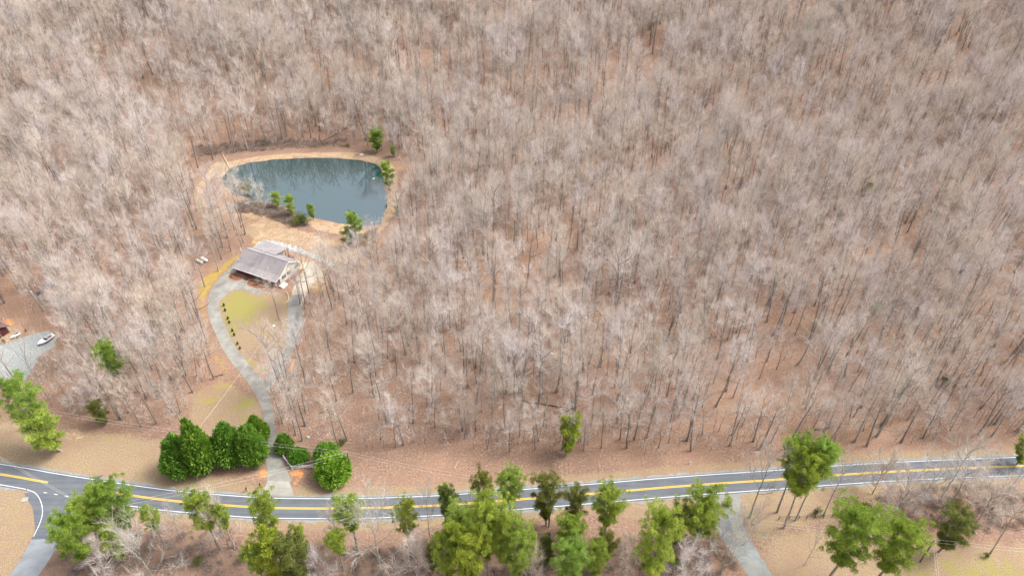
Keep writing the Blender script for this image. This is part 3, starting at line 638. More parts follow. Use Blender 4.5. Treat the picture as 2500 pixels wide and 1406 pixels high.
for kind, bx, by, tpx, tpy, wd, lab, grp in [
    ('tall2', 243, 1412, 130, 1268, 112, 'broad leaning-crowned pine nearest the side road mouth', None), ('tall', 265, 1345, 174, 1222, 95, 'tall dark-trunked pine '+A, 'pines '+A), ('tall3', 280, 1356, 209, 1230, 70, 'tall dark-trunked pine '+A, 'pines '+A),
    ('tall', 287, 1300, 256, 1190, 72, 'tall dark-trunked pine '+A, 'pines '+A), ('wide', 337, 1330, 322, 1184, 96, 'largest bushy pine overhanging the road at the junction clump', None), ('small', 305, 1372, 281, 1294, 62, 'small young pine under the junction clump', None),
    ('tall3', 407, 1336, 394, 1236, 52, 'slim pine standing at the right end of the junction clump', None), ('tall2', 537, 1342, 479, 1207, 84, 'yellowish pine with bare lower limbs below the road bend', None), ('tall3', 573, 1336, 545, 1230, 48, 'thin sparse pine over grey brush below the road', None),
    ('tall2', 690, 1378, 630, 1212, 84, 'tall bright pine below the concrete apron across the road', None), ('small', 757, 1380, 731, 1298, 40, 'narrow blue-green young pine '+B, None), ('tall', 874, 1340, 842, 1214, 92, 'bushy pine reaching over the road edge line', None),
    ('small2', 705, 1440, 668, 1325, 95, 'low yellow-green pine '+B, 'low pines '+B), ('cedar2', 742, 1440, 712, 1330, 95, 'dark yellow-green cedar '+B, None), ('tall3', 838, 1392, 806, 1298, 64, 'yellow-green pine behind the bushy pine '+B, None),
    ('wide', 1002, 1338, 976, 1230, 66, 'olive pine standing alone beside the big pale bare tree', None), ('tall3', 1098, 1332, 1082, 1181, 40, 'narrow high pine top rising over the road', None), ('cedar2', 1110, 1345, 1092, 1212, 50, 'brownish cedar under the narrow high pine', None),
    ('cedar2', 1182, 1310, 1172, 1172, 62, 'sparse grey-green pine over the yellow centre line', None), ('wide2', 1247, 1253, 1249, 1158, 80, 'round-topped pine with a clear trunk standing at the road edge', None),
    ('wide2', 1192, 1408, 1184, 1232, 110, 'very bushy pine '+D, 'bushy pines '+D), ('wide2', 1140, 1425, 1112, 1258, 100, 'very bushy pine '+D, 'bushy pines '+D), ('wide', 1150, 1455, 1130, 1292, 110, 'very bushy pine '+D, 'bushy pines '+D), ('wide2', 1236, 1408, 1230, 1262, 96, 'very bushy pine '+D, 'bushy pines '+D),
    ('cedar', 1058, 1396, 1055, 1338, 44, 'small dark green cedar at the foot of the bushy pines', None), ('cedar2', 1334, 1282, 1336, 1180, 84, 'feathery grey-green cedar over the road', None), ('cedar2', 1402, 1292, 1403, 1204, 66, 'feathery cedar right of the feathery grey-green cedar', None),
    ('wide', 1474, 1312, 1480, 1196, 88, 'olive round pine against the dark asphalt', None), ('wide', 1385, 1374, 1396, 1268, 82, 'bright yellow-green rounded pine in the roadside belt', None), ('wide2', 1384, 1448, 1392, 1336, 105, 'light green bushy pine below the bright rounded one', None),
    ('wide2', 1446, 1432, 1456, 1334, 66, 'light green bushy pine right of its twin at the belt foot', None), ('wide2', 1578, 1448, 1596, 1260, 112, 'huge bright green pine beside the orange-brown brush', None), ('wide', 1688, 1345, 1702, 1213, 118, 'bright rounded pine leaning toward the gravel side drive', None),
    ('cedar', 1326, 1384, 1333, 1322, 50, 'dark green cedar left of the bright rounded pine', None), ('cedar2', 1470, 1374, 1476, 1312, 66, 'dull sparse cedar under the olive round pine', None), ('cedar2', 1640, 1338, 1648, 1250, 70, 'dull green pine between the huge pine and the leaning pine', None), ('wide2', 1265, 1440, 1262, 1300, 90, 'bushy green pine at the right foot of the bushy pines', None), ('tall', 655, 1440, 640, 1330, 70, 'green pine under the tall bright pine below the apron', None), ('wide2', 1100, 1450, 1090, 1310, 80, 'bushy green pine at the left foot of the bushy pines', None), ('cedar', 1290, 1395, 1297, 1320, 60, 'dark cedar in the shade of the bushy belt', None),
    ('high', 1897, 1250, 1945, 1084, 92, 'yellow-green tall pine with a bare trunk over the road, leftmost of three', None), ('high2', 1942, 1270, 2010, 1087, 84, 'dark green tall pine over the road, rear of three', None), ('high', 1914, 1288, 1984, 1120, 108, 'bright tall pine over the road, front of three', None),
    ('wide', 2018, 1422, 2047, 1250, 136, 'great yellow-green pine on the dry grass by the rail fence', None), ('wide', 2128, 1432, 2155, 1281, 122, 'bright pine on the dry grass beside the great yellow-green pine', None), ('cedar2', 2292, 1346, 2313, 1264, 92, 'round olive cedar behind the power pole', None),
    ('small2', 2480, 1134, 2488, 1074, 58, 'lone yellow-green pine at the far road verge', None), ('tall2', 312, 967, 262, 838, 76, 'lone green pine among bare trees above the dry verge', None), ('wide2', 118, 1086, 20, 934, 96, 'large pine beside the gravel yard with a long bare trunk', None),
    ('small', 150, 1100, 100, 1020, 92, 'small pine standing on the dry grass below the large pine', None), ('cedar', 258, 1037, 238, 988, 48, 'small dark cedar under the power wires', None), ('small2', 1383, 1108, 1386, 1030, 66, 'single yellow-green young pine at the wood edge', None),
    ('small', 921, 374, 909, 322, 44, 'green pine on the far pond bank by the dirt track', None), ('small', 962, 382, 960, 360, 18, 'tiny green pine behind the pond corner', None), ('small', 950, 463, 937, 400, 38, 'green pine leaning on the right bank of the pond', None),
    ('small', 682, 508, 673, 474, 28, 'small pine at the brushy near bank of the pond', None), ('small', 718, 528, 716, 482, 30, 'slim taller pine on the near bank of the pond', None), ('small2', 766, 536, 760, 502, 24, 'young pine by itself at the near water edge', None), ('small', 870, 602, 857, 525, 44, 'largest pine on the dirt behind the house', None),
    ('small2', 852, 602, 848, 560, 42, 'low yellow-green pine hugging the largest pine behind the house', None), ('cedar', 598, 470, 588, 446, 30, 'hazy green cedar at the left end of the pond', None), ('small', 969, 532, 968, 506, 16, 'tiny green pine in the bare trees right of the pond', None),
    ('small2', 2110, 480, 2112, 452, 24, 'small yellow pine alone in the upper wood', None), ('small2', 2322, 605, 2326, 574, 24, 'small yellow pine alone in the middle of the right wood', None), ('small2', 2130, 768, 2135, 738, 26, 'yellow sapling pine among bare trees right of centre', None), ('cedar', 2300, 940, 2305, 918, 24, 'small olive cedar deep in the lower right wood', None)]:
    put_pine(kind, bx, by, tpx, tpy, wd, lab, grp, 'cedar' if kind.startswith('cedar') else 'pine tree', 'cedar_tree' if kind.startswith('cedar') else 'pine_tree')
# dense evergreens at the drive entrance
EV = {}
for key, a, mt in [('cyp', (61, 7.5, 7.5, .62, .72, 7000), CYPRESS), ('cyp2', (62, 8, 6.5, .8, .72, 7000), CYPRESS), ('hol', (63, 6, 7, .45, .62, 7000), HOLLY), ('arb', (64, 2.0, .9, .9, .16, 900, 20), SHRUB)]:
    T, K = dense_evergreen(*a); EV[key] = (T.mesh('evergreen_trunk', BARK), K.mesh('evergreen_crown', mt), a[1], a[2])
def put_ev(kind, bx, by, tpy, wpx, label, group=None, cat='evergreen', name='evergreen_tree'):
    c = P(bx, by); T, K, h0, w0 = EV[kind]; wd = wpx*.94/px_m(*c, 2); c = c+[0, wd*.36]; Ht = max(top_z(c[1], tpy), .8)
    e = empty(name, (c[0], c[1], gz(*c)), rng.uniform(0, 6.28)); e.scale = (wd/w0, wd/w0, Ht/h0); tag(e, label, cat, group); link('trunk', T, e); link('crown', K, e)
for a in [('cyp', 440, 1171, 1070, 92, 'widest dark green evergreen at the end of the white fence'), ('cyp2', 494, 1164, 1028, 76, 'tall dark evergreen beside the broken gap in the hedge'), ('cyp2', 562, 1143, 1036, 84, 'dark evergreen in the middle of the drive hedge'), ('cyp', 617, 1142, 1042, 74, 'dark evergreen touching the left edge of the concrete drive'),
          ('cyp2', 626, 1085, 1018, 58, 'evergreen at the back of the hedge beside the drive stem'), ('cyp', 693, 1110, 1062, 46, 'dull evergreen under bare twigs right of the drive'), ('hol', 727, 1136, 1098, 50, 'light green holly behind the white corner fence'), ('hol', 797, 1145, 1088, 66, 'bright green holly behind the largest round holly'), ('hol', 811, 1188, 1118, 92, 'largest round bright green holly beside the power pole')]: put_ev(*a)
for bx, by in [(546.7, 748), (550, 760), (556.7, 780), (560, 790), (567.5, 810), (572, 820), (580, 842), (586, 853)]:
    put_ev('arb', bx, by, by-9, 5.2, 'knee-high dark cone shrub in the row on the lawn', 'row of young cone shrubs along the drive loop', 'shrub', 'cone_shrub')
for key, a, mt in [('dk', (71, 2.2, 2.6), SHRUB), ('yg', (72, 2.0, 2.4), NEEDLE_D)]:
    T, K = loose_shrub(*a); EV[key] = (T.mesh('shrub_stems', BARK), K.mesh('shrub_leaves', mt), a[1], a[2])
for kind, bx, by, tpy, wd, lab in [('dk', 596, 1374, 1346, 28, 'rounded dark shrub on the leaf litter below the road'), ('yg', 482, 1384, 1358, 24, 'small olive shrub on leaf litter below the road bend'), ('dk', 1995, 1262, 1240, 24, 'dark shrub at the foot of the leaning bare tree'), ('yg', 2120, 1258, 1232, 44, 'grey-green shrub at the end of the rail fence'),
                                   ('dk', 2408, 1365, 1350, 16, 'small bright shrub at the foot of the twisted bare tree'), ('yg', 730, 554, 520, 38, 'green bushy shrub on the near pond bank'), ('dk', 740, 552, 524, 26, 'dark green bush beside the bushy shrub at the pond'), ('yg', 2335, 1250, 1222, 40, 'olive shrub in the grey brush by the road'), ('yg', 848, 360, 350, 14, 'low olive bush behind the pond track'),
                                   ('yg', 835, 1090, 1068, 20, 'thin olive bush behind the hollies'), ('dk', 10, 840, 826, 8, 'tiny shrub by the cabin walk'), ('dk', 64, 812, 803, 6, 'tiny upright shrub at the gravel yard edge'), ('yg', 1655, 1395, 1370, 40, 'olive shrub under the leaning bright pine')]:
    put_ev(kind, bx, by, tpy, wd, lab, None, 'shrub', 'shrub')
# ------------------------------------------------------------------ bare trees below the road
def special(seed, Ht, spr, nl, low, pale, dead=False, tn=10):
    T, K = bare_tree(seed, Ht, spr, nl, low, twig_n=tn, tw=.022, dead=dead); return T.mesh('bare_trunk', PALEBARK if pale else BARK, True), K.mesh('bare_crown', PALETWIG if pale else TWIG), Ht, spr, pale
SPK = [special(81, 13, 6.5, 13, .22, 1), special(82, 12, 5.0, 11, .25, 1, False, 12), special(83, 15, 4.2, 10, .45, 1, False, 8), special(84, 9, 5.0, 9, .35, 1, True), special(85, 7, 3.2, 10, .12, 0, False, 12), special(86, 9, 4.2, 14, .1, 0, False, 14)]
for k_, bx, by, tpy, wpx, lab in [(0, 930, 1398, 1262, 210, 'big pale spreading bare tree below the road'), (0, 385, 1430, 1322, 190, 'wide pale bare tree at the bottom of the junction woods'), (1, 330, 1345, 1292, 70, 'small pale bare tree among the junction pines'), (1, 440, 1310, 1252, 60, 'lichen-grey crooked bare tree by the slim pine'),
                                  (2, 1830, 1262, 1105, 110, 'tall whitish bare tree leaning across the road'), (2, 2010, 1258, 1130, 90, 'thick-trunked bare tree tilting over the road right of three pines'), (3, 1962, 1380, 1305, 70, 'dead bare snag on the dry grass'), (3, 2418, 1350, 1232, 150, 'twisted pale bare tree at the field edge'), (1, 1760, 1400, 1302, 110, 'silvery bare tree beside the gravel drive'),
                                  (1, 1815, 1330, 1255, 90, 'frosty-twigged bare tree over the gravel drive'), (1, 2230, 1250, 1150, 130, 'grey bare tree screening the road by the field'), (2, 2290, 1225, 1080, 110, 'leaning grey bare tree by the far road'), (0, 2420, 1245, 1105, 160, 'broad grey bare tree at the far road bend'), (5, 560, 1335, 1245, 90, 'tangle of grey bare stems under the thin pine'),
                                  (5, 830, 1330, 1262, 60, 'whitish bare shrub tree beside the bushy pine'), (2, 1052, 1330, 1195, 60, 'slim pale bare tree crossing the road lines'), (5, 1530, 1400, 1330, 80, 'brown bare thicket left of the huge pine'), (5, 1660, 1420, 1350, 100, 'brown bare thicket right of the huge pine'), (5, 1290, 1440, 1370, 90, 'bare thicket at the foot of the bushy belt'),
                                  (5, 2180, 1260, 1180, 120, 'brown brushy bare tree behind the rail fence'), (5, 2380, 1280, 1200, 130, 'brown brushy bare tree in the field brush'), (4, 270, 1400, 1340, 70, 'bare brushy tree under the junction pines'), (4, 1020, 1430, 1350, 110, 'bare brushy tree beside the big pale one'), (4, 790, 1430, 1370, 70, 'bare brushy tree at the belt foot'), (5, 2330, 1215, 1145, 110, 'hazy grey bare tree over the road lines'), (5, 2130, 1205, 1135, 90, 'hazy thin bare tree over the asphalt'),
                                  (3, 120, 975, 840, 110, 'bare-limbed tree standing over the gravel yard'), (3, 175, 985, 855, 100, 'crooked bare tree below the motorboat'), (2, 195, 965, 870, 70, 'broken-topped bare tree near the lone pine'), (1, 580, 520, 425, 100, 'grey bare tree at the left end of the pond'), (1, 640, 530, 462, 70, 'small grey bare tree on the brushy pond bank'), (1, 900, 585, 545, 40, 'small bare bush tree at the right pond corner'), (5, 880, 650, 590, 60, 'grey bare thicket beside the largest pine behind the house')]:
    c = P(bx, by); T, K, h0, s0, pale = SPK[k_]; Ht = top_z(c[1], tpy); q = wpx/2/px_m(c[0], c[1], Ht*.7)/s0
    e = empty('bare_tree', (c[0], c[1], gz(*c)), rng.uniform(0, 6.28)); e.scale = (q, q, Ht/h0); tag(e, lab, 'tree'); link('trunk', T, e); link('crown', K, e)
# dry brush: pond banks, ditch sides, under the roadside belt
BR = [brush(91), brush(92, 1.4), brush(93, 2.3)]; bobj = []
for i, (K, (bx, by)) in enumerate(zip(BR, [(600, 512), (640, 524), (690, 540)])):
    c = P(bx, by); o = K.obj('dry_brush', BRUSHTWIG, loc=(c[0], c[1], gz(*c))); tag(o, 'clump of dry leafless brush on the near pond bank', 'brush', 'brush clumps on the pond bank'); bobj.append((o,))
bxs, bys = [], []
rb_ = np.random.default_rng(9)
for poly, step in [([(470, 385), (560, 375), (700, 364), (850, 358), (850, 340), (600, 345), (470, 360)], 2.2), ([(560, 505), (600, 490), (660, 498), (720, 520), (760, 555), (700, 548), (640, 524), (580, 518)], 1.2), ([(130, 1300), (400, 1290), (560, 1290), (600, 1340), (520, 1420), (180, 1430)], 2.2),
                   ([(780, 1330), (1100, 1330), (1700, 1310), (1760, 1420), (640, 1420)], 2.0), ([(2130, 1200), (2500, 1180), (2520, 1290), (2300, 1300), (2150, 1270)], 2.0), ([(880, 600), (905, 560), (925, 560), (900, 640)], 1.6), ([(1560, 1330), (1780, 1300), (1810, 1400), (1560, 1420)], 1.8), ([(960, 1395), (1010, 1310), (1060, 1310), (1040, 1400)], 2)]:
    p = PP(poly); x = np.arange(p[:, 0].min(), p[:, 0].max(), step); y = np.arange(p[:, 1].min(), p[:, 1].max(), step); X, Y = np.meshgrid(x, y); X = (X+rb_.uniform(-1, 1, X.shape)*step*.6).ravel(); Y = (Y+rb_.uniform(-1, 1, Y.shape)*step*.6).ravel()
    k = (sdf(X, Y, p) < 0) & (dline(X, Y, road) > 5.5) & (dline(X, Y, GD) > 3.2) & (dline(X, Y, SR) > 5) & (sdf(X, Y, POND) > .5); bxs.append(X[k]); bys.append(Y[k])
bxs = np.concatenate(bxs); bys = np.concatenate(bys); m = len(bxs); q = rb_.uniform(.5, 1.15, m)
instances('dry_brush_thicket', bxs, bys, np.stack([q, q, q*rb_.uniform(.7, 1.2, m)], 1), rb_.uniform(0, 6.28, m), rb_.integers(0, 3, m), bobj, 'dry brown brush on the pond banks and below the road', 'brush')
# ------------------------------------------------------------------ house
def G(px, py):
    z = 0.0
    for _ in range(12): p = P(px, py, z); z = gz(*p)
    return np.array([p[0], p[1], z])
def roof_mat():
    m = NT('weathered_shingles'); v = m.coord(); mp = m.n('ShaderNodeMapping'); mp.inputs['Scale'].default_value = (1.1, .10, .10); m.l(v, mp.inputs[0])
    s_ = m.noise(1.0, 5, .7, mp.outputs[0]); g = m.noise(.16, 4, .6, v, .8); f = m.noise(7, 2, .7, v)
    c = m.ramp(s_, [(.36, (.21, .19, .195)), (.64, (.30, .272, .27))]); c = m.mix(m.math('MULTIPLY', m.ramp(g, [(.40, (0, 0, 0)), (.62, (1, 1, 1))]), .75), c, (.34, .305, .295))
    w = m.n('ShaderNodeTexWave', wave_type='BANDS', bands_direction='Y'); w.inputs['Scale'].default_value = 2.2; m.l(v, w.inputs['Vector'])
    return m.out(m.mix(m.math('MULTIPLY', f, .3), c, (.2, .19, .2)), .9, w.outputs['Fac'], .25, .02, .15)
ROOF = roof_mat()
def siding_mat(name, a, b, sc_=3.0):
    m = NT(name); v = m.coord(); w = m.n('ShaderNodeTexWave', wave_type='BANDS', bands_direction='Z', wave_profile='SAW'); w.inputs['Scale'].default_value = sc_; m.l(v, w.inputs['Vector'])
    f = m.noise(.8, 4, .6, v); return m.out(m.ramp(f, [(.35, a), (.65, b)]), .7, w.outputs['Fac'], .6, .03, .2)
CREAM = siding_mat('cream_siding', (.52, .50, .43), (.66, .64, .56)); REDWOOD = siding_mat('red_brown_boards', (.085, .030, .026), (.135, .050, .042))
DECK = simple('deck_boards', (.21, .10, .085), (.13, .06, .05), 3, .8); GLASS = simple('window_glass', (.045, .055, .065), (.03, .035, .045), 1, .08, .6)
SHUT = simple('dark_shutter', (.035, .04, .045), (.025, .028, .032), 3, .6); MULCH = simple('red_mulch', (.25, .115, .08), (.16, .068, .05), 5, .95, bump=.6); EDGESTONE = simple('edging_stone', (.55, .42, .26), (.40, .29, .18), 3, .9)
o_ = P(568, 652, 2.7); e_ = P(673, 688, 2.7); HA = math.atan2(*(e_-o_)[::-1]); HL = float(np.linalg.norm(e_-o_))
house = empty('ranch_house', (o_[0], o_[1], 0), HA); tag(house, 'long ranch house with grey-mauve shingle roof, red-brown porch and cream gable', 'house')
RID = 7.45; ZR = 6.35; U1 = HL-.1
mb = MB()      # main walls with gable ends
prof = [(2.4, 0), (12.7, 0), (12.7, 3.15), (RID, ZR-.28), (2.4, 3.2)]
for u in (.45, U1-.45):
    mb.add([(u, y, z-.3*(z == 0)) for y, z in prof], t=[(0, 1, 2), (0, 2, 3), (0, 3, 4)])
mb.add([(.45, 12.7, -.3), (U1-.45, 12.7, -.3), (U1-.45, 12.7, 3.15), (.45, 12.7, 3.15)], q=[(0, 1, 2, 3)])
wall = mb.obj('wall', CREAM, house)
mb = MB(); mb.box(.46, U1-.46, 2.30, 2.41, -.3, 3.18); mb.obj('porch_wall', REDWOOD, house)['label'] = 'red-brown board wall under the porch roof'
mb = MB(); mb.slab([(-.15, -.05, 2.62), (U1+.15, -.05, 2.62), (U1+.15, 2.5, 3.42), (-.15, 2.5, 3.42)], .16)
mb.slab([(-.15, 2.5, 3.42), (U1+.15, 2.5, 3.42), (U1+.15, RID, ZR), (-.15, RID, ZR)], .16)
mb.slab([(-.15, RID, ZR), (U1+.15, RID, ZR), (U1+.15, 13.35, 2.95), (-.15, 13.35, 2.95)], .16); roof = mb.obj('roof', ROOF, house)
mb = MB(); mb.tube([(-.16, RID, ZR+.0), (U1+.16, RID, ZR+.0)], .09, 6); mb.obj('ridge_cap', simple('ridge_shingle', (.19, .165, .17)), roof)
mb = MB(); mb.slab([(-.1, 10.6, 4.72), (10.9, 10.6, 4.72), (10.9, 17.3, 3.62), (-.1, 17.3, 3.62)], .16); mb.obj('wing_roof', ROOF, house)
mb = MB(); mb.box(.3, 9.0, 12.72, 16.8, -.3, 3.42); mb.obj('wing_wall', CREAM, house)
mb = MB(); mb.box(-.2, U1+.2, -.17, -.04, 2.44, 2.60); gut = mb.obj('gutter', WHITE, roof)
mb = MB()
for (a, b) in (((-.05, 2.55), (2.5, 3.36)), ((2.5, 3.36), (RID, ZR-.06)), ((RID, ZR-.06), (13.35, 2.88))): mb.slab([(U1+.155, a[0], a[1]), (U1+.20, a[0], a[1]), (U1+.20, b[0], b[1]), (U1+.155, b[0], b[1])], .2)
mb.obj('rake_board', WHITE, roof)
mb = MB(); mb.box(.3, U1-.3, .15, 2.3, -.2, .45); mb.obj('porch_deck', DECK, house)
for u in (.5, 5.0, 7.9, 12.0, 15.8, U1-.45): mb = MB(); mb.box(u-.08, u+.08, .2, .36, .45, 2.60); mb.obj('porch_post', WHITE if u < 1 or u > 18 else DECK, house)
for a, b in ((.58, 4.92), (7.98, 11.92), (12.08, 15.72), (15.88, U1-.53)):
    mb = MB(); mb.box(a, b, .22, .32, 1.25, 1.35); mb.box(a, b, .24, .30, .58, .64)
    for u in np.arange(a+.12, b, .16): mb.box(u-.02, u+.02, .25, .29, .64, 1.25)
    mb.obj('porch_railing', DECK, house)
for i in range(3): mb = MB(); mb.box(5.3, 7.6, -.55*(i+1)+.14, -.55*i+.14, -.05, .34-.13*i); mb.obj('porch_step', DECK, house)
mb = MB(); mb.box(5.9, 6.9, 2.22, 2.295, .45, 2.55); dr = mb.obj('door', simple('door_paint', (.10, .035, .03)), house); mb = MB(); mb.box(6.75, 6.8, 2.15, 2.22, 1.4, 1.5); mb.obj('handle', METAL, dr)
def window(u0, u1, z0, z1, v=None, side='front'):
    def bx(a0, a1, b0, b1, d0, d1):
        m = MB()
        if side == 'front': m.box(a0, a1, v-d1, v-d0, b0, b1)
        else: m.box(v+d0, v+d1, a0, a1, b0, b1)
        return m
    p = bx(u0, u1, z0, z1, .003, .03).obj('window', GLASS, house); f = MB()
    for a0, a1, b0, b1 in ((u0-.07, u0, z0-.07, z1+.07), (u1, u1+.07, z0-.07, z1+.07), (u0, u1, z0-.07, z0), (u0, u1, z1, z1+.07), (u0, u1, (z0+z1)/2-.03, (z0+z1)/2+.03)):
        if side == 'front': f.box(a0, a1, v-.06, v-.004, b0, b1)
        else: f.box(v+.004, v+.06, a0, a1, b0, b1)
    f.obj('window_frame', WHITE, p)
    for a0, a1 in ((u0-.50, u0-.09), (u1+.09, u1+.50)): bx(a0, a1, z0-.05, z1+.05, .003, .05).obj('shutter', SHUT, p)
for a in (1.8, 3.4, 9.4, 12.8, 15.6): window(a, a+.95, 1.15, 2.4, 2.30)
for a, z0, z1 in ((4.2, 1.0, 2.3), (6.9, 1.0, 2.3), (11.0, 1.3, 2.3)): window(a, a+.9, z0, z1, U1-.45, 'side')
mb = MB(); mb.box(U1-.447, U1-.40, 7.1, 7.8, 3.9, 4.7); mb.obj('gable_vent', simple('vent_grey', (.32, .33, .33)), wall)
for u, v in ((6.2, 10.0), (8.6, 9.2), (4.4, 11.4)): mb = MB(); mb.tube([(u, v, 4.2), (u, v, 5.6)], .09, 7); mb.obj('vent_pipe', WHITE, roof)
dish = MB(); th = np.arange(10)*2*math.pi/10; ring = [(.42*math.cos(a), .12*0, .42*math.sin(a)) for a in th]
dish.add(ring+[(0, .12, 0)], t=[(i, (i+1) % 10, 10) for i in range(10)]); dish.tube([(0, .1, 0), (0, .25, -.75)], .03, 5); dish.obj('satellite_dish', WHITE, roof, loc=(.6, 3.0, 4.5), rot=(R(-25), 0, R(10)))
mb = MB(); mb.box(10.9, 14.2, 12.72, 16.4, .3, .5); mb.obj('rear_deck', DECK, house)
for (x0, y0), (x1, y1) in (((14.1, 12.8), (14.1, 16.3)), ((10.95, 16.3), (14.1, 16.3))):
    mb = MB(); mb.box(min(x0, x1)-.04, max(x0, x1)+.04, min(y0, y1)-.04, max(y0, y1)+.04, 1.3, 1.4)
    for t in np.linspace(0, 1, 16): x, y = x0+(x1-x0)*t, y0+(y1-y0)*t; mb.box(x-.025, x+.025, y-.025, y+.025, .5, 1.3)
    mb.obj('deck_railing', DECK, house)
for x, y in ((10.7, 16.9), (9.4, 16.9)): mb = MB(); mb.box(x-.07, x+.07, y-.07, y+.07, -.2, 3.55); mb.obj('wing_post', DECK, house)
# cellar hatch and mulch strip along the gable
def hw(u, v): return np.array([o_[0]+u*math.cos(HA)-v*math.sin(HA), o_[1]+u*math.sin(HA)+v*math.cos(HA)])
c = hw(U1+1.6, 1.7); hb = empty('cellar_hatch', (c[0], c[1], 0), HA); tag(hb, 'white sloping cellar hatch beside the cream gable wall', 'hatch')
mb = MB(); mb.add([(-.8, -1.3, -.1), (.8, -1.3, -.1), (.8, 1.3, -.1), (-.8, 1.3, -.1), (-.8, -1.3, .9), (.8, -1.3, .35), (.8, 1.3, .35), (-.8, 1.3, .9)], q=[(0, 3, 2, 1), (0, 1, 5, 4), (1, 2, 6, 5), (2, 3, 7, 6), (3, 0, 4, 7)]); mb.obj('hatch_box', CREAM, hb)
for y0, y1 in ((-1.32, -.02), (.02, 1.32)): mb = MB(); mb.slab([(-.82, y0, .95), (.84, y0, .38), (.84, y1, .38), (-.82, y1, .95)], .05); mb.obj('hatch_door', METAL, hb)
def bed(loop, label, seed):
    rg = np.random.default_rng(seed); lp = np.array([hw(u, v) for u, v in loop]); lp = spline(np.vstack([lp, lp[:1]]), 5)[:-1]; ce = lp.mean(0); n = len(lp)
    b = empty('flower_bed', (ce[0], ce[1], 0)); tag(b, label, 'flower bed'); q = lp-ce
    m = MB(); v = np.vstack([np.c_[q, np.full(n, -.02)], np.c_[q*.75, .16+rg.normal(0, .02, n)], [[0, 0, .22]]])
    m.add(v, q=[(i, (i+1) % n, n+(i+1) % n, n+i) for i in range(n)], t=[(n+i, n+(i+1) % n, 2*n) for i in range(n)]); m.obj('mulch', MULCH, b, True)
    m = MB()
    for x, y in resample(np.vstack([q, q[:1]]), .34): r_ = rg.uniform(.12, .18); m.prism([(x+r_*math.cos(a), y+r_*math.sin(a)) for a in np.arange(5)*1.257+rg.uniform(0, 1)], -.05, rg.uniform(.14, .24))
    tag(m.obj('edging_stones', EDGESTONE, b), kind='stuff')
    for _ in range(4):
        k = rg.integers(0, n); p = q[k]*rg.uniform(.15, .6); m = MB(); a = rg.normal(0, 1, (70, 3)); a /= np.linalg.norm(a, axis=1)[:, None]; m.leaves(np.c_[p[0]+a[:, 0]*.22, p[1]+a[:, 1]*.22, .42+a[:, 2]*.22], a, .2, .1, rg); m.obj('small_shrub', SHRUB, b)
bed([(-.9, -.2), (-.8, -2.4), (1.0, -3.5), (4.2, -3.3), (5.1, -1.6), (5.0, -.2), (2, .05)], 'rounded red mulch bed with stone edging left of the porch steps', 1)
bed([(7.9, -.2), (7.8, -1.9), (9, -3.3), (12, -3.6), (15.6, -3.0), (16, -.4), (11, .05)], 'long red mulch bed with stone edging right of the porch steps', 2)
bed([(U1+.1, 4.2), (U1+1.9, 4.0), (U1+2.1, 8), (U1+1.9, 11.8), (U1+.1, 12.2)], 'brown mulch bed along the cream gable wall', 3)
mb = MB(); mb.tube(np.c_[spline(PP([(697, 712), (704, 722), (703, 735), (694, 742)]), 5), np.full(16, .12)], .16, 6); tag(mb.obj('timber_edging', CUT), 'curved timber edging at the lawn corner by the gable', 'edging')
# rip-rap strip behind the house
rg = np.random.default_rng(21); mb = MB(); line = spline(PP([(630, 600), (650, 594), (690, 601), (725, 612), (765, 627), (812, 650)]), 6); t_ = (1+5**.5)/2
ico = unit(np.array([(-1, t_, 0), (1, t_, 0), (-1, -t_, 0), (1, -t_, 0), (0, -1, t_), (0, 1, t_), (0, -1, -t_), (0, 1, -t_), (t_, 0, -1), (t_, 0, 1), (-t_, 0, -1), (-t_, 0, 1)]))
icf = [(0, 11, 5), (0, 5, 1), (0, 1, 7), (0, 7, 10), (0, 10, 11), (1, 5, 9), (5, 11, 4), (11, 10, 2), (10, 7, 6), (7, 1, 8), (3, 9, 4), (3, 4, 2), (3, 2, 6), (3, 6, 8), (3, 8, 9), (4, 9, 5), (2, 4, 11), (6, 2, 10), (8, 6, 7), (9, 8, 1)]
for _ in range(950):
    p = line[rg.integers(0, len(line))]+rg.normal(0, .75, 2)+np.array([0, .3]); mb.add(ico*rg.uniform(.14, .36, 3)*rg.uniform(.8, 1.2, (12, 1))+[*p, .08], t=icf)
tag(mb.obj('rip_rap_stones', STONE), 'strip of pale grey rip-rap stones behind the house', 'stones', kind='stuff')
# ------------------------------------------------------------------ fences
def fence(name, px, h, nrail, mat, label, rr=.06, pr=.08):
    pts = PP(px); c = pts[0]; f = empty(name, (c[0], c[1], 0)); tag(f, label, 'fence')
    for x, y in pts-c: mb = MB(); mb.box(x-pr, x+pr, y-pr, y+pr, -.2, h+.12); mb.obj('post', mat, f)
    for a, b in zip(pts[:-1]-c, pts[1:]-c):
        for k in range(nrail):
            z = h-.10-k*(h-.25)/max(nrail, 1); d = unit(b-a)*pr; mb = MB(); mb.tube([(*(a+d), z), (*(b-d), z)], [rr, rr], 4); mb.obj('rail', mat, f)
fence('rail_fence', [(500, 1159), (516, 1149), (532, 1140), (553, 1137.5), (575, 1137), (596, 1138.5), (613, 1140)], 1.3, 3, WHITE, 'white rail fence half hidden by the hedge left of the drive')
fence('rail_fence', [(694, 1119), (703.5, 1132), (714, 1145.5), (741, 1143), (765, 1142.5), (782, 1142.5)], 1.3, 3, WHITE, 'white rail fence turning a corner right of the drive')
fence('rail_fence', [(1901, 1267), (1926, 1266), (1950, 1265), (1969, 1264.5), (1989, 1264), (2010, 1263), (2031, 1261), (2052, 1259.5), (2072, 1258), (2092, 1257), (2112, 1256)], 1.15, 2, POLEWOOD, 'weathered dark rail fence behind the pines on the dry grass', .05, .07)
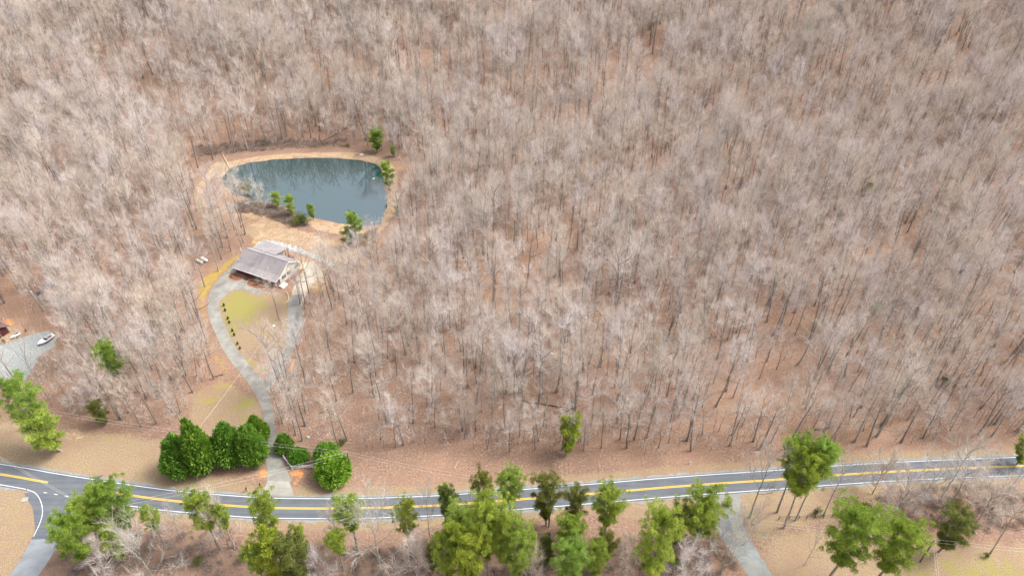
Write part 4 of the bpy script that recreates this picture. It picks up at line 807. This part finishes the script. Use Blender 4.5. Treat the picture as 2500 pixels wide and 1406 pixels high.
# ------------------------------------------------------------------ tanks, boat, watercraft, tarp, cabin
def capsule(mb, a, b, r, n=10):
    a, b = np.array(a, float), np.array(b, float); d = unit(b-a); ph = np.linspace(0, math.pi/2, 5)
    path = [a-d*r*.6*math.cos(p) for p in ph]+[b+d*r*.6*math.sin(p) for p in ph]; rad = [max(r*math.sin(p), .01) for p in ph]+[max(r*math.cos(p), .01) for p in ph]; mb.tube(path, rad, n)
for (x0, y0), (x1, y1), lab, mt in [((480.5, 638.5), (495, 645.5), 'cream gas tank lying nearer the moss edge', simple('cream_tank', (.70, .68, .58), (.60, .58, .5), 1, .4)), ((493.5, 633.5), (506.5, 640.5), 'white gas tank behind the cream tank', WHITE)]:
    a, b = P(x0, y0), P(x1, y1); c = (a+b)/2; e = empty('gas_tank', (c[0], c[1], 0), math.atan2(*(b-a)[::-1])); L_ = np.linalg.norm(b-a)/2-.2; tag(e, lab, 'gas tank', None)
    mb = MB(); capsule(mb, (-L_, 0, .75), (L_, 0, .75), .5, 14); mb.obj('tank_shell', mt, e, True)
    for x in (-L_*.6, L_*.6): mb = MB(); mb.box(x-.08, x+.08, -.35, .35, -.1, .42); mb.obj('saddle', METAL, e)
    mb = MB(); mb.tube([(0, 0, 1.2), (0, 0, 1.42)], .16, 8); mb.obj('valve_dome', mt, e)
def loft(mb, secs):
    n = len(secs[0]); v = np.array(secs, float).reshape(-1, 3); mb.add(v, q=[(a*n+i, a*n+(i+1) % n, (a+1)*n+(i+1) % n, (a+1)*n+i) for a in range(len(secs)-1) for i in range(n)], t=[(0, i+1, i) for i in range(1, n-1)]+[((len(secs)-1)*n, (len(secs)-1)*n+i, (len(secs)-1)*n+i+1) for i in range(1, n-1)])
NAVY = simple('navy_hull', (.05, .05, .12), (.035, .035, .09), 2, .3, .5); SEAT = simple('tan_seat', (.55, .42, .34), (.45, .33, .27), 3, .7)
a, b = P(126, 826), P(104, 840); c = (a+b)/2; boat = empty('motorboat', (c[0], c[1], 0), math.atan2(*(b-a)[::-1])); tag(boat, 'white open motorboat with dark cockpit parked on the gravel yard', 'boat')
st = [(-2.6, 1.0), (-1.5, 1.12), (0, 1.15), (1.2, 1.08), (2.0, .75), (2.7, .12)]
mb = MB(); loft(mb, [[(x, -w_, .95), (x, -w_*.8, .55), (x, 0, .30+.12*(x > 1.5)), (x, w_*.8, .55), (x, w_, .95), (x, w_*.0, .97)] for x, w_ in st]); mb.obj('hull', NAVY, boat)
mb = MB()
for (x0, w0), (x1, w1) in zip(st[3:-1], st[4:]): mb.slab([(x0, -w0*1.04, 1.06), (x1, -w1*1.04, 1.08), (x1, w1*1.04, 1.08), (x0, w0*1.04, 1.06)], .1)
mb.slab([(.55, -1.16, 1.05), (1.2, -1.12, 1.06), (1.2, 1.12, 1.06), (.55, 1.16, 1.05)], .1)
for s_ in (-1, 1): mb.slab([(-2.6, s_*.78, 1.03), (.55, s_*.85, 1.05), (.55, s_*1.17, 1.05), (-2.6, s_*1.02, 1.03)], .1)
mb.slab([(-2.7, -1.0, 1.035), (-2.1, -1.0, 1.035), (-2.1, 1.0, 1.035), (-2.7, 1.0, 1.035)], .1); mb.obj('deck', WHITE, boat)
mb = MB(); mb.slab([(.5, -.8, 1.1), (.15, -.7, 1.5), (.15, .7, 1.5), (.5, .8, 1.1)], .04); mb.obj('windscreen', GLASS, boat)
for x, y in ((-.6, -.4), (-.6, .4), (-1.7, -.4), (-1.7, .4)): mb = MB(); mb.box(x-.25, x+.25, y-.25, y+.25, .95, 1.12); mb.box(x-.27, x-.17, y-.25, y+.25, 1.12, 1.45); mb.obj('seat', SEAT, boat)
mb = MB(); mb.box(-3.0, -2.7, -.22, .22, .5, 1.35); mb.obj('outboard_motor', SHUT, boat)
for y in (-.75, .75): mb = MB(); mb.box(-1.6, 1.2, y-.06, y+.06, -.02, .52); mb.obj('bunk', POLEWOOD, boat)
a, b = P(44, 820), P(18, 834); c = (a+P(36, 825))/2; ski = empty('personal_watercraft', (c[0], c[1], 0), math.atan2(*(b-a)[::-1])); tag(ski, 'white and navy personal watercraft on a trailer by the cabin', 'watercraft')
mb = MB(); loft(mb, [[(x, -w_, .8), (x, 0, .55), (x, w_, .8), (x, w_*.5, z_), (x, -w_*.5, z_)] for x, w_, z_ in ((-1.4, .5, .95), (-.4, .58, 1.0), (.5, .55, 1.2), (1.2, .3, 1.0), (1.55, .05, .9))]); mb.obj('hull', WHITE, ski)
mb = MB(); mb.box(-1.1, .2, -.18, .18, .98, 1.25); mb.obj('seat', NAVY, ski); mb = MB(); mb.tube([(.45, -.4, 1.45), (.55, 0, 1.4), (.45, .4, 1.45)], .04, 5); mb.tube([(.55, 0, 1.1), (.55, 0, 1.4)], .05, 5); mb.obj('handlebar', SHUT, ski)
mb = MB(); mb.tube([(-1.5, 0, .45), (4.2, 0, .35)], .05, 5); mb.box(-.6, .6, -.6, .6, .4, .5); mb.obj('trailer_frame', METAL, ski)
for y in (-.68, .68): mb = MB(); mb.tube([(0, y-.08, .28), (0, y+.08, .28)], .28, 12); mb.obj('wheel', SHUT, ski)
TARP = simple('dark_tarp', (.10, .105, .135), (.045, .045, .065), 1.5, .6, .3, .4)
def heap(px, py, l, w_, h, rz, label, seed):
    rg = np.random.default_rng(seed); c = P(px, py); n = 18; mb = MB(); secs = []; g = np.linspace(-1, 1, n); X, Y = np.meshgrid(g, g)
    rr = np.maximum(np.abs(X), np.abs(Y)); Z = h*np.clip((1.0-rr)/.35, 0, 1)**.7+.12*h*np.sin(X*6+seed)*np.sin(Y*7)*(rr < .9); v = np.stack([X*l/2*(1+.08*np.sin(Y*9)), Y*w_/2*(1+.08*np.sin(X*8)), np.maximum(Z, 0)+.01], -1).reshape(-1, 3)
    i = (np.arange(n-1)[:, None]*n+np.arange(n-1)).ravel(); mb.add(v, q=np.stack([i, i+1, i+n+1, i+n], 1)); o = mb.obj('tarp_covered_pile', TARP, None, True, (c[0], c[1], 0), (0, 0, rz)); tag(o, label, 'tarp pile')
heap(122, 700, 4.6, 2.4, 1.5, .55, 'large dark tarp-covered pile among the bare trees', 1); heap(96, 718, 2.4, 1.5, .9, .5, 'small dark tarp-covered pile below the large one', 2)
c = P(77, 716); bk = empty('plastic_drum', (c[0], c[1], 0)); tag(bk, 'white plastic drum beside the small tarp pile', 'drum'); mb = MB(); mb.tube([(0, 0, 0), (0, 0, .15), (0, 0, .75), (0, 0, .9)], [.28, .32, .32, .28], 12); mb.obj('drum_body', METAL, bk, True); mb = MB(); mb.tube([(0, 0, .9), (0, 0, .97)], .3, 12); mb.obj('lid', WHITE, bk)
cc = P(-32, 815); cab = empty('log_cabin', (cc[0], cc[1], 0), R(-24)); tag(cab, 'red-brown cabin with plank roof at the gravel yard', 'cabin')
CROOF = simple('cabin_roof', (.20, .12, .115), (.115, .066, .066), 1.4, .85)
mb = MB(); mb.box(-6, 6, -3.6, 3.6, -.2, 2.7); mb.add([(5.99, -3.6, 2.7), (5.99, 3.6, 2.7), (5.99, 0, 4.5)], t=[(0, 1, 2)]); mb.obj('wall', REDWOOD, cab)
mb = MB(); mb.slab([(-6.6, -4.6, 2.35), (6.8, -4.6, 2.35), (6.8, 0, 4.75), (-6.6, 0, 4.75)], .15); mb.slab([(-6.6, 4.4, 2.45), (6.8, 4.4, 2.45), (6.8, 0, 4.75), (-6.6, 0, 4.75)], .15); mb.obj('roof', CROOF, cab)
for x in (-4, 0, 4, 6.3): mb = MB(); mb.box(x-.09, x+.09, -4.4, -4.2, -.2, 2.4); mb.obj('porch_post', POLEWOOD, cab)
mb = MB(); mb.box(-6, 6.6, -4.6, -3.6, -.2, .35); mb.obj('porch_deck', DECK, cab)
mb = MB(); mb.box(6.003, 6.05, -1.2, -.2, 1, 2.1); mb.obj('window', GLASS, cab)
# ------------------------------------------------------------------ poles and wires
def pole(bx, by, tpy, label, arm=True, tx_=0):
    c = P(bx, by); h = top_z(c[1], tpy); e = empty('utility_pole', (c[0], c[1], 0)); tag(e, label, 'pole'); mb = MB(); mb.tube([(0, 0, -.6), (0, 0, h*.5), (0, 0, h)], [.17, .15, .11], 8); mb.obj('pole_shaft', POLEWOOD, e)
    if arm: mb = MB(); mb.tube([(-.5, .14, h-.5), (.5, .14, h-.5)], .05, 5); mb.obj('cross_arm', METAL, e); mb = MB(); mb.tube([(.28, 0, h-2.2), (.28, 0, h-1.3)], .22, 9); mb.obj('transformer', METAL, e)
    mb = MB(); mb.tube([(0, 0, h), (0, 0, h+.28)], [.07, .05], 7); mb.obj('insulator', WHITE, e); return np.array([c[0], c[1], h+.15])
p1 = pole(858, 1152, 1103, 'thin dark utility pole beside the largest round holly', False); p2 = pole(2246, 1371, 1317, 'utility pole with grey fittings on the dry grass')
p4 = pole(1340, 1285, 1192, 'utility pole hidden in the feathery cedars by the road', False); p3 = pole(278, 1330, 1240, 'utility pole hidden in the junction pines', False)
p5 = pole(60, 1050, 985, 'utility pole behind the large pine by the gravel yard', False); p7 = pole(512, 1125, 1052, 'utility pole inside the drive hedge', False)
def wire(a, b, sag, label, drop=0.0):
    a = np.array(a)-[0, 0, drop]; b = np.array(b)-[0, 0, drop]; t = np.linspace(0, 1, 25)[:, None]; p = a+(b-a)*t; p[:, 2] -= (4*sag*t*(1-t))[:, 0]; mb = MB(); mb.tube(p, .022, 4); tag(mb.obj('power_wire', WIRE), label, 'wire')
offr = np.array([*P(2850, 1420), 9.]); offl = np.array([*P(-150, 1055), 9.]); offb = np.array([*P(2275, 1620), 9.])
for nm, a, b, sg in (('running from the holly pole to the feathery cedars', p1, p4, .9), ('running from the holly pole down to the junction pines', p1, p3, 1.2), ('running from the holly pole past the hedge to the gravel yard', p1, p5, 1.2), ('crossing the junction from the pines', p3, offl, .8), ('running from the grass field pole toward the cedars', p2, p4, 1.6), ('leaving the grass field pole along the field', p2, offr, .8)):
    wire(a, b, sg, 'upper power wire '+nm); wire(a, b, sg*1.15, 'lower power wire '+nm, 1.1)
for dx in (-.25, .25): wire(p2+[dx, 0, 0], offb+[dx, 0, 0], .7, 'paired service wire dropping from the grass field pole', .3)
for o in C.objects:
    if o.get('label', '').startswith('paired service'): o['group'] = 'paired service wires'
c = P(680, 833); h = top_z(c[1], 791); lamp = empty('yard_lamp', (c[0], c[1], 0)); tag(lamp, 'yard lamp with white head on a thin pole on the lawn', 'lamp post')
mb = MB(); mb.tube([(0, 0, -.3), (0, 0, h-.3)], [.10, .07], 7); mb.obj('pole_shaft', POLEWOOD, lamp); mb = MB(); mb.tube([(0, 0, h-.4), (0, -.5, h-.2)], .04, 5); mb.obj('bracket', METAL, lamp)
mb = MB(); mb.tube([(0, -.5, h-.35), (0, -.5, h-.2), (0, -.5, h), (0, -.5, h+.1)], [.38, .40, .24, .06], 12); mb.obj('lamp_head', WHITE, lamp, True)
wire([c[0], c[1], h-.2], p7, .6, 'thin service wire from the yard lamp to the hedge')
# ------------------------------------------------------------------ small roadside and pond things
def mailbox(px, py, label):
    c = P(px, py); e = empty('mailbox', (c[0], c[1], 0), .3); tag(e, label, 'mailbox'); mb = MB(); mb.box(-.06, .06, -.06, .06, -.2, 1.0); mb.obj('post', POLEWOOD, e)
    lp = [(-.17, 1.0), (.17, 1.0)]+[(.17*math.cos(a), 1.2+.17*math.sin(a)) for a in np.linspace(0, math.pi, 7)]; n = len(lp); mb = MB(); mb.add([(x, -.35, z) for x, z in lp]+[(x, .35, z) for x, z in lp], q=[(i, (i+1) % n, n+(i+1) % n, n+i) for i in range(n)], t=[(0, i, i+1) for i in range(1, n-1)]+[(n, n+i+1, n+i) for i in range(1, n-1)]); mb.obj('box', SHUT, e)
    mb = MB(); mb.box(.175, .19, -.2, -.16, 1.2, 1.42); mb.obj('flag', simple('red_flag', (.5, .05, .04)), e)
mailbox(603, 1199, 'black mailbox on a post at the verge left of the apron'); mailbox(636, 1189, 'dark mailbox against the left edge of the apron')
def block(name, px, py, l, w_, h, mat, label, cat, rz=0.0):
    c = G(px, py); mb = MB(); b = min(l, w_)*.12; mb.prism([(-l/2+b, -w_/2), (l/2-b, -w_/2), (l/2, -w_/2+b), (l/2, w_/2-b), (l/2-b, w_/2), (-l/2+b, w_/2), (-l/2, w_/2-b), (-l/2, -w_/2+b)], -.05, h); tag(mb.obj(name, mat, None, False, tuple(c), (0, 0, rz)), label, cat)
block('drain_cover', 61, 1219, 1.5, 1.2, .10, APRON, 'flat concrete drain cover on the grass by the junction', 'drain cover', .3)
c = P(883, 381); bn = empty('white_bench', (c[0], c[1], gz(*c)), .1); tag(bn, 'white bench on the far pond bank', 'bench'); mb = MB(); mb.box(-.8, .8, -.25, .25, .40, .48); mb.obj('seat', WHITE, bn); mb = MB(); mb.box(-.8, .8, .22, .28, .55, 1.0); mb.obj('backrest', WHITE, bn)
for x in (-.7, .7): mb = MB(); mb.box(x-.06, x+.06, -.25, .25, -.15, .40); mb.obj('leg', WHITE, bn); mb = MB(); mb.box(x-.05, x+.05, .22, .28, .48, .55); mb.obj('leg', WHITE, bn)
c = P(912, 437, WATER_Z); mb = MB(); capsule(mb, (-.35, 0, 0), (.35, 0, 0), .24, 10); tag(mb.obj('float', WHITE, None, True, (c[0], c[1], WATER_Z+.1), (0, 0, .3)), 'white float drifting on the pond', 'float')
c = P(590, 615); mb = MB(); mb.tube([(0, 0, -.2), (0, 0, 1.7), (0, 0, 1.9)], [.13, .13, .05], 8); tag(mb.obj('marker_post', WHITE, None, False, (c[0], c[1], 0)), 'white marker post at the end of the yellow moss', 'post')
c = P(1684, 1132); mb = MB(); mb.tube([(0, 0, -.2), (0, 0, 1.0), (0, 0, 1.15)], [.14, .14, .07], 8); tag(mb.obj('marker_post', WHITE, None, False, (c[0], c[1], 0)), 'white marker post among leaves on the road bank', 'post')
c = P(958, 1157); mb = MB(); mb.tube([(0, 0, -.2), (0, 0, .9), (0, 0, 1.1)], [.07, .07, .03], 6); tag(mb.obj('marker_post', METAL, None, False, (c[0], c[1], 0)), 'slim grey marker post on the leafy bank', 'post')
def rock(px, py, r, label, mat=STONE):
    c = G(px, py); rg = np.random.default_rng(int(px+py)); mb = MB(); mb.add(ico*[r*1.2, r, r*.7]*rg.uniform(.8, 1.15, (12, 1)), t=icf); tag(mb.obj('boulder', mat, None, False, (c[0], c[1], c[2]+r*.3)), label, 'boulder', 'pale boulders lying in the wood')
for px, py, r in [(1131, 666, .5), (1346, 864, .6), (1120, 672, .4), (975, 1081, .45), (1218, 922, .4), (1365, 880, .35), (1372, 876, .35), (1428, 898, .4), (1420, 905, .35), (1363, 845, .3), (1530, 1058, .5), (1270, 657, .4), (753, 1068, .5)]: rock(px, py, r, 'pale boulder lying on the leaf litter of the wood')
def log(a, b, r, label, mat=LOGBARK, limb=0, z0=0):
    A_, B_ = G(*a), G(*b); rg = np.random.default_rng(int(a[0])); t = np.linspace(0, 1, 7)[:, None]; p = A_+(B_-A_)*t; p[:, 2] = [gz(x, y)+r*.7 for x, y in p[:, :2]]; p[1:-1, :2] += rg.normal(0, .12, (5, 2)); p[:, 2] += z0*np.linspace(1, 0, 7)
    e = empty('fallen_log', tuple(A_)); tag(e, label, 'log'); p = p-A_; mb = MB(); mb.tube(p, np.linspace(r, r*.55, 7), 7); mb.obj('log_stem', mat, e, True)
    for k in range(limb): q, d = at_path(p, rg.uniform(.4, .98)); mb = MB(); dd = unit(d+rg.normal(0, .7, 3)*[1, 1, .2]+[0, 0, .25]); mb.tube([q, q+dd*rg.uniform(.8, 2), q+dd*2.5+[0, 0, .2]], [r*.35, r*.2, .02], 5); mb.obj('broken_limb', mat, e)
for a, b, r, lab, mt, lb in [((562, 414), (541, 373), .34, 'bare tan fallen trunk at the left end of the pond', CUT, 1), ((1273, 978), (1404, 1000), .30, 'long dark fallen trunk above the single young pine', LOGBARK, 4), ((1052, 681), (1162, 680), .24, 'fallen trunk near the pale boulders', LOGBARK, 2), ((1118, 770), (1150, 769), .24, 'short dark fallen trunk in mid wood', LOGBARK, 1),
                          ((1152, 265), (1242, 265), .30, 'straight fallen trunk high on the slope', LOGBARK, 1), ((1672, 469), (1728, 452), .35, 'pale fallen trunk crossing the upper wood', CUT, 2), ((490, 349), (528, 383), .22, 'thin pale fallen trunk on the slope behind the pond', PALEBARK, 1), ((790, 345), (884, 288), .28, 'dark fallen trunk leaning up the slope behind the pond', LOGBARK, 4),
                          ((1300, 905), (1263, 925), .26, 'splintered pale log beside the broken snag', CUT, 1), ((1278, 955), (1296, 962), .2, 'short split log at the foot of the broken snag', CUT, 0), ((2240, 700), (2330, 712), .26, 'dark fallen trunk in the right-hand wood', LOGBARK, 3), ((1108, 1142), (1120, 1125), .12, 'pale stick lying on the leafy road bank', CUT, 0),
                          ((780, 1008), (804, 999), .28, 'short dark log near the drive entrance trees', LOGBARK, 0), ((1620, 870), (1668, 852), .26, 'dark fallen trunk among crowded trees right of centre', LOGBARK, 2), ((520, 920), (545, 914), .22, 'small brush log pile by the front lawn', LOGBARK, 3), ((1990, 1050), (2035, 1042), .24, 'fallen trunk above the three roadside pines', LOGBARK, 2)]: log(a, b, r, lab, mt, lb)
# broken pale snag
c = P(1274, 957); h = top_z(c[1], 892); sn = empty('broken_snag', (c[0], c[1], gz(*c))); tag(sn, 'thick pale broken snag with splintered forks', 'snag'); mb = MB(); mb.tube([(0, 0, -.4), (0, 0, h*.3), (.15, 0, h*.6)], [.75, .6, .5], 9); mb.obj('trunk', PALEBARK, sn, True)
for dx, dz, r in ((-.9, 1.0, .22), (-.3, .85, .2), (.5, .95, .26), (1.2, .8, .2)): mb = MB(); mb.tube([(.1+dx*.2, 0, h*.5), (dx*.7, .1, h*(.5+.3*dz)), (dx, .2, h*dz)], [r*1.2, r, .04], 6); mb.obj('fork', PALEBARK, sn)
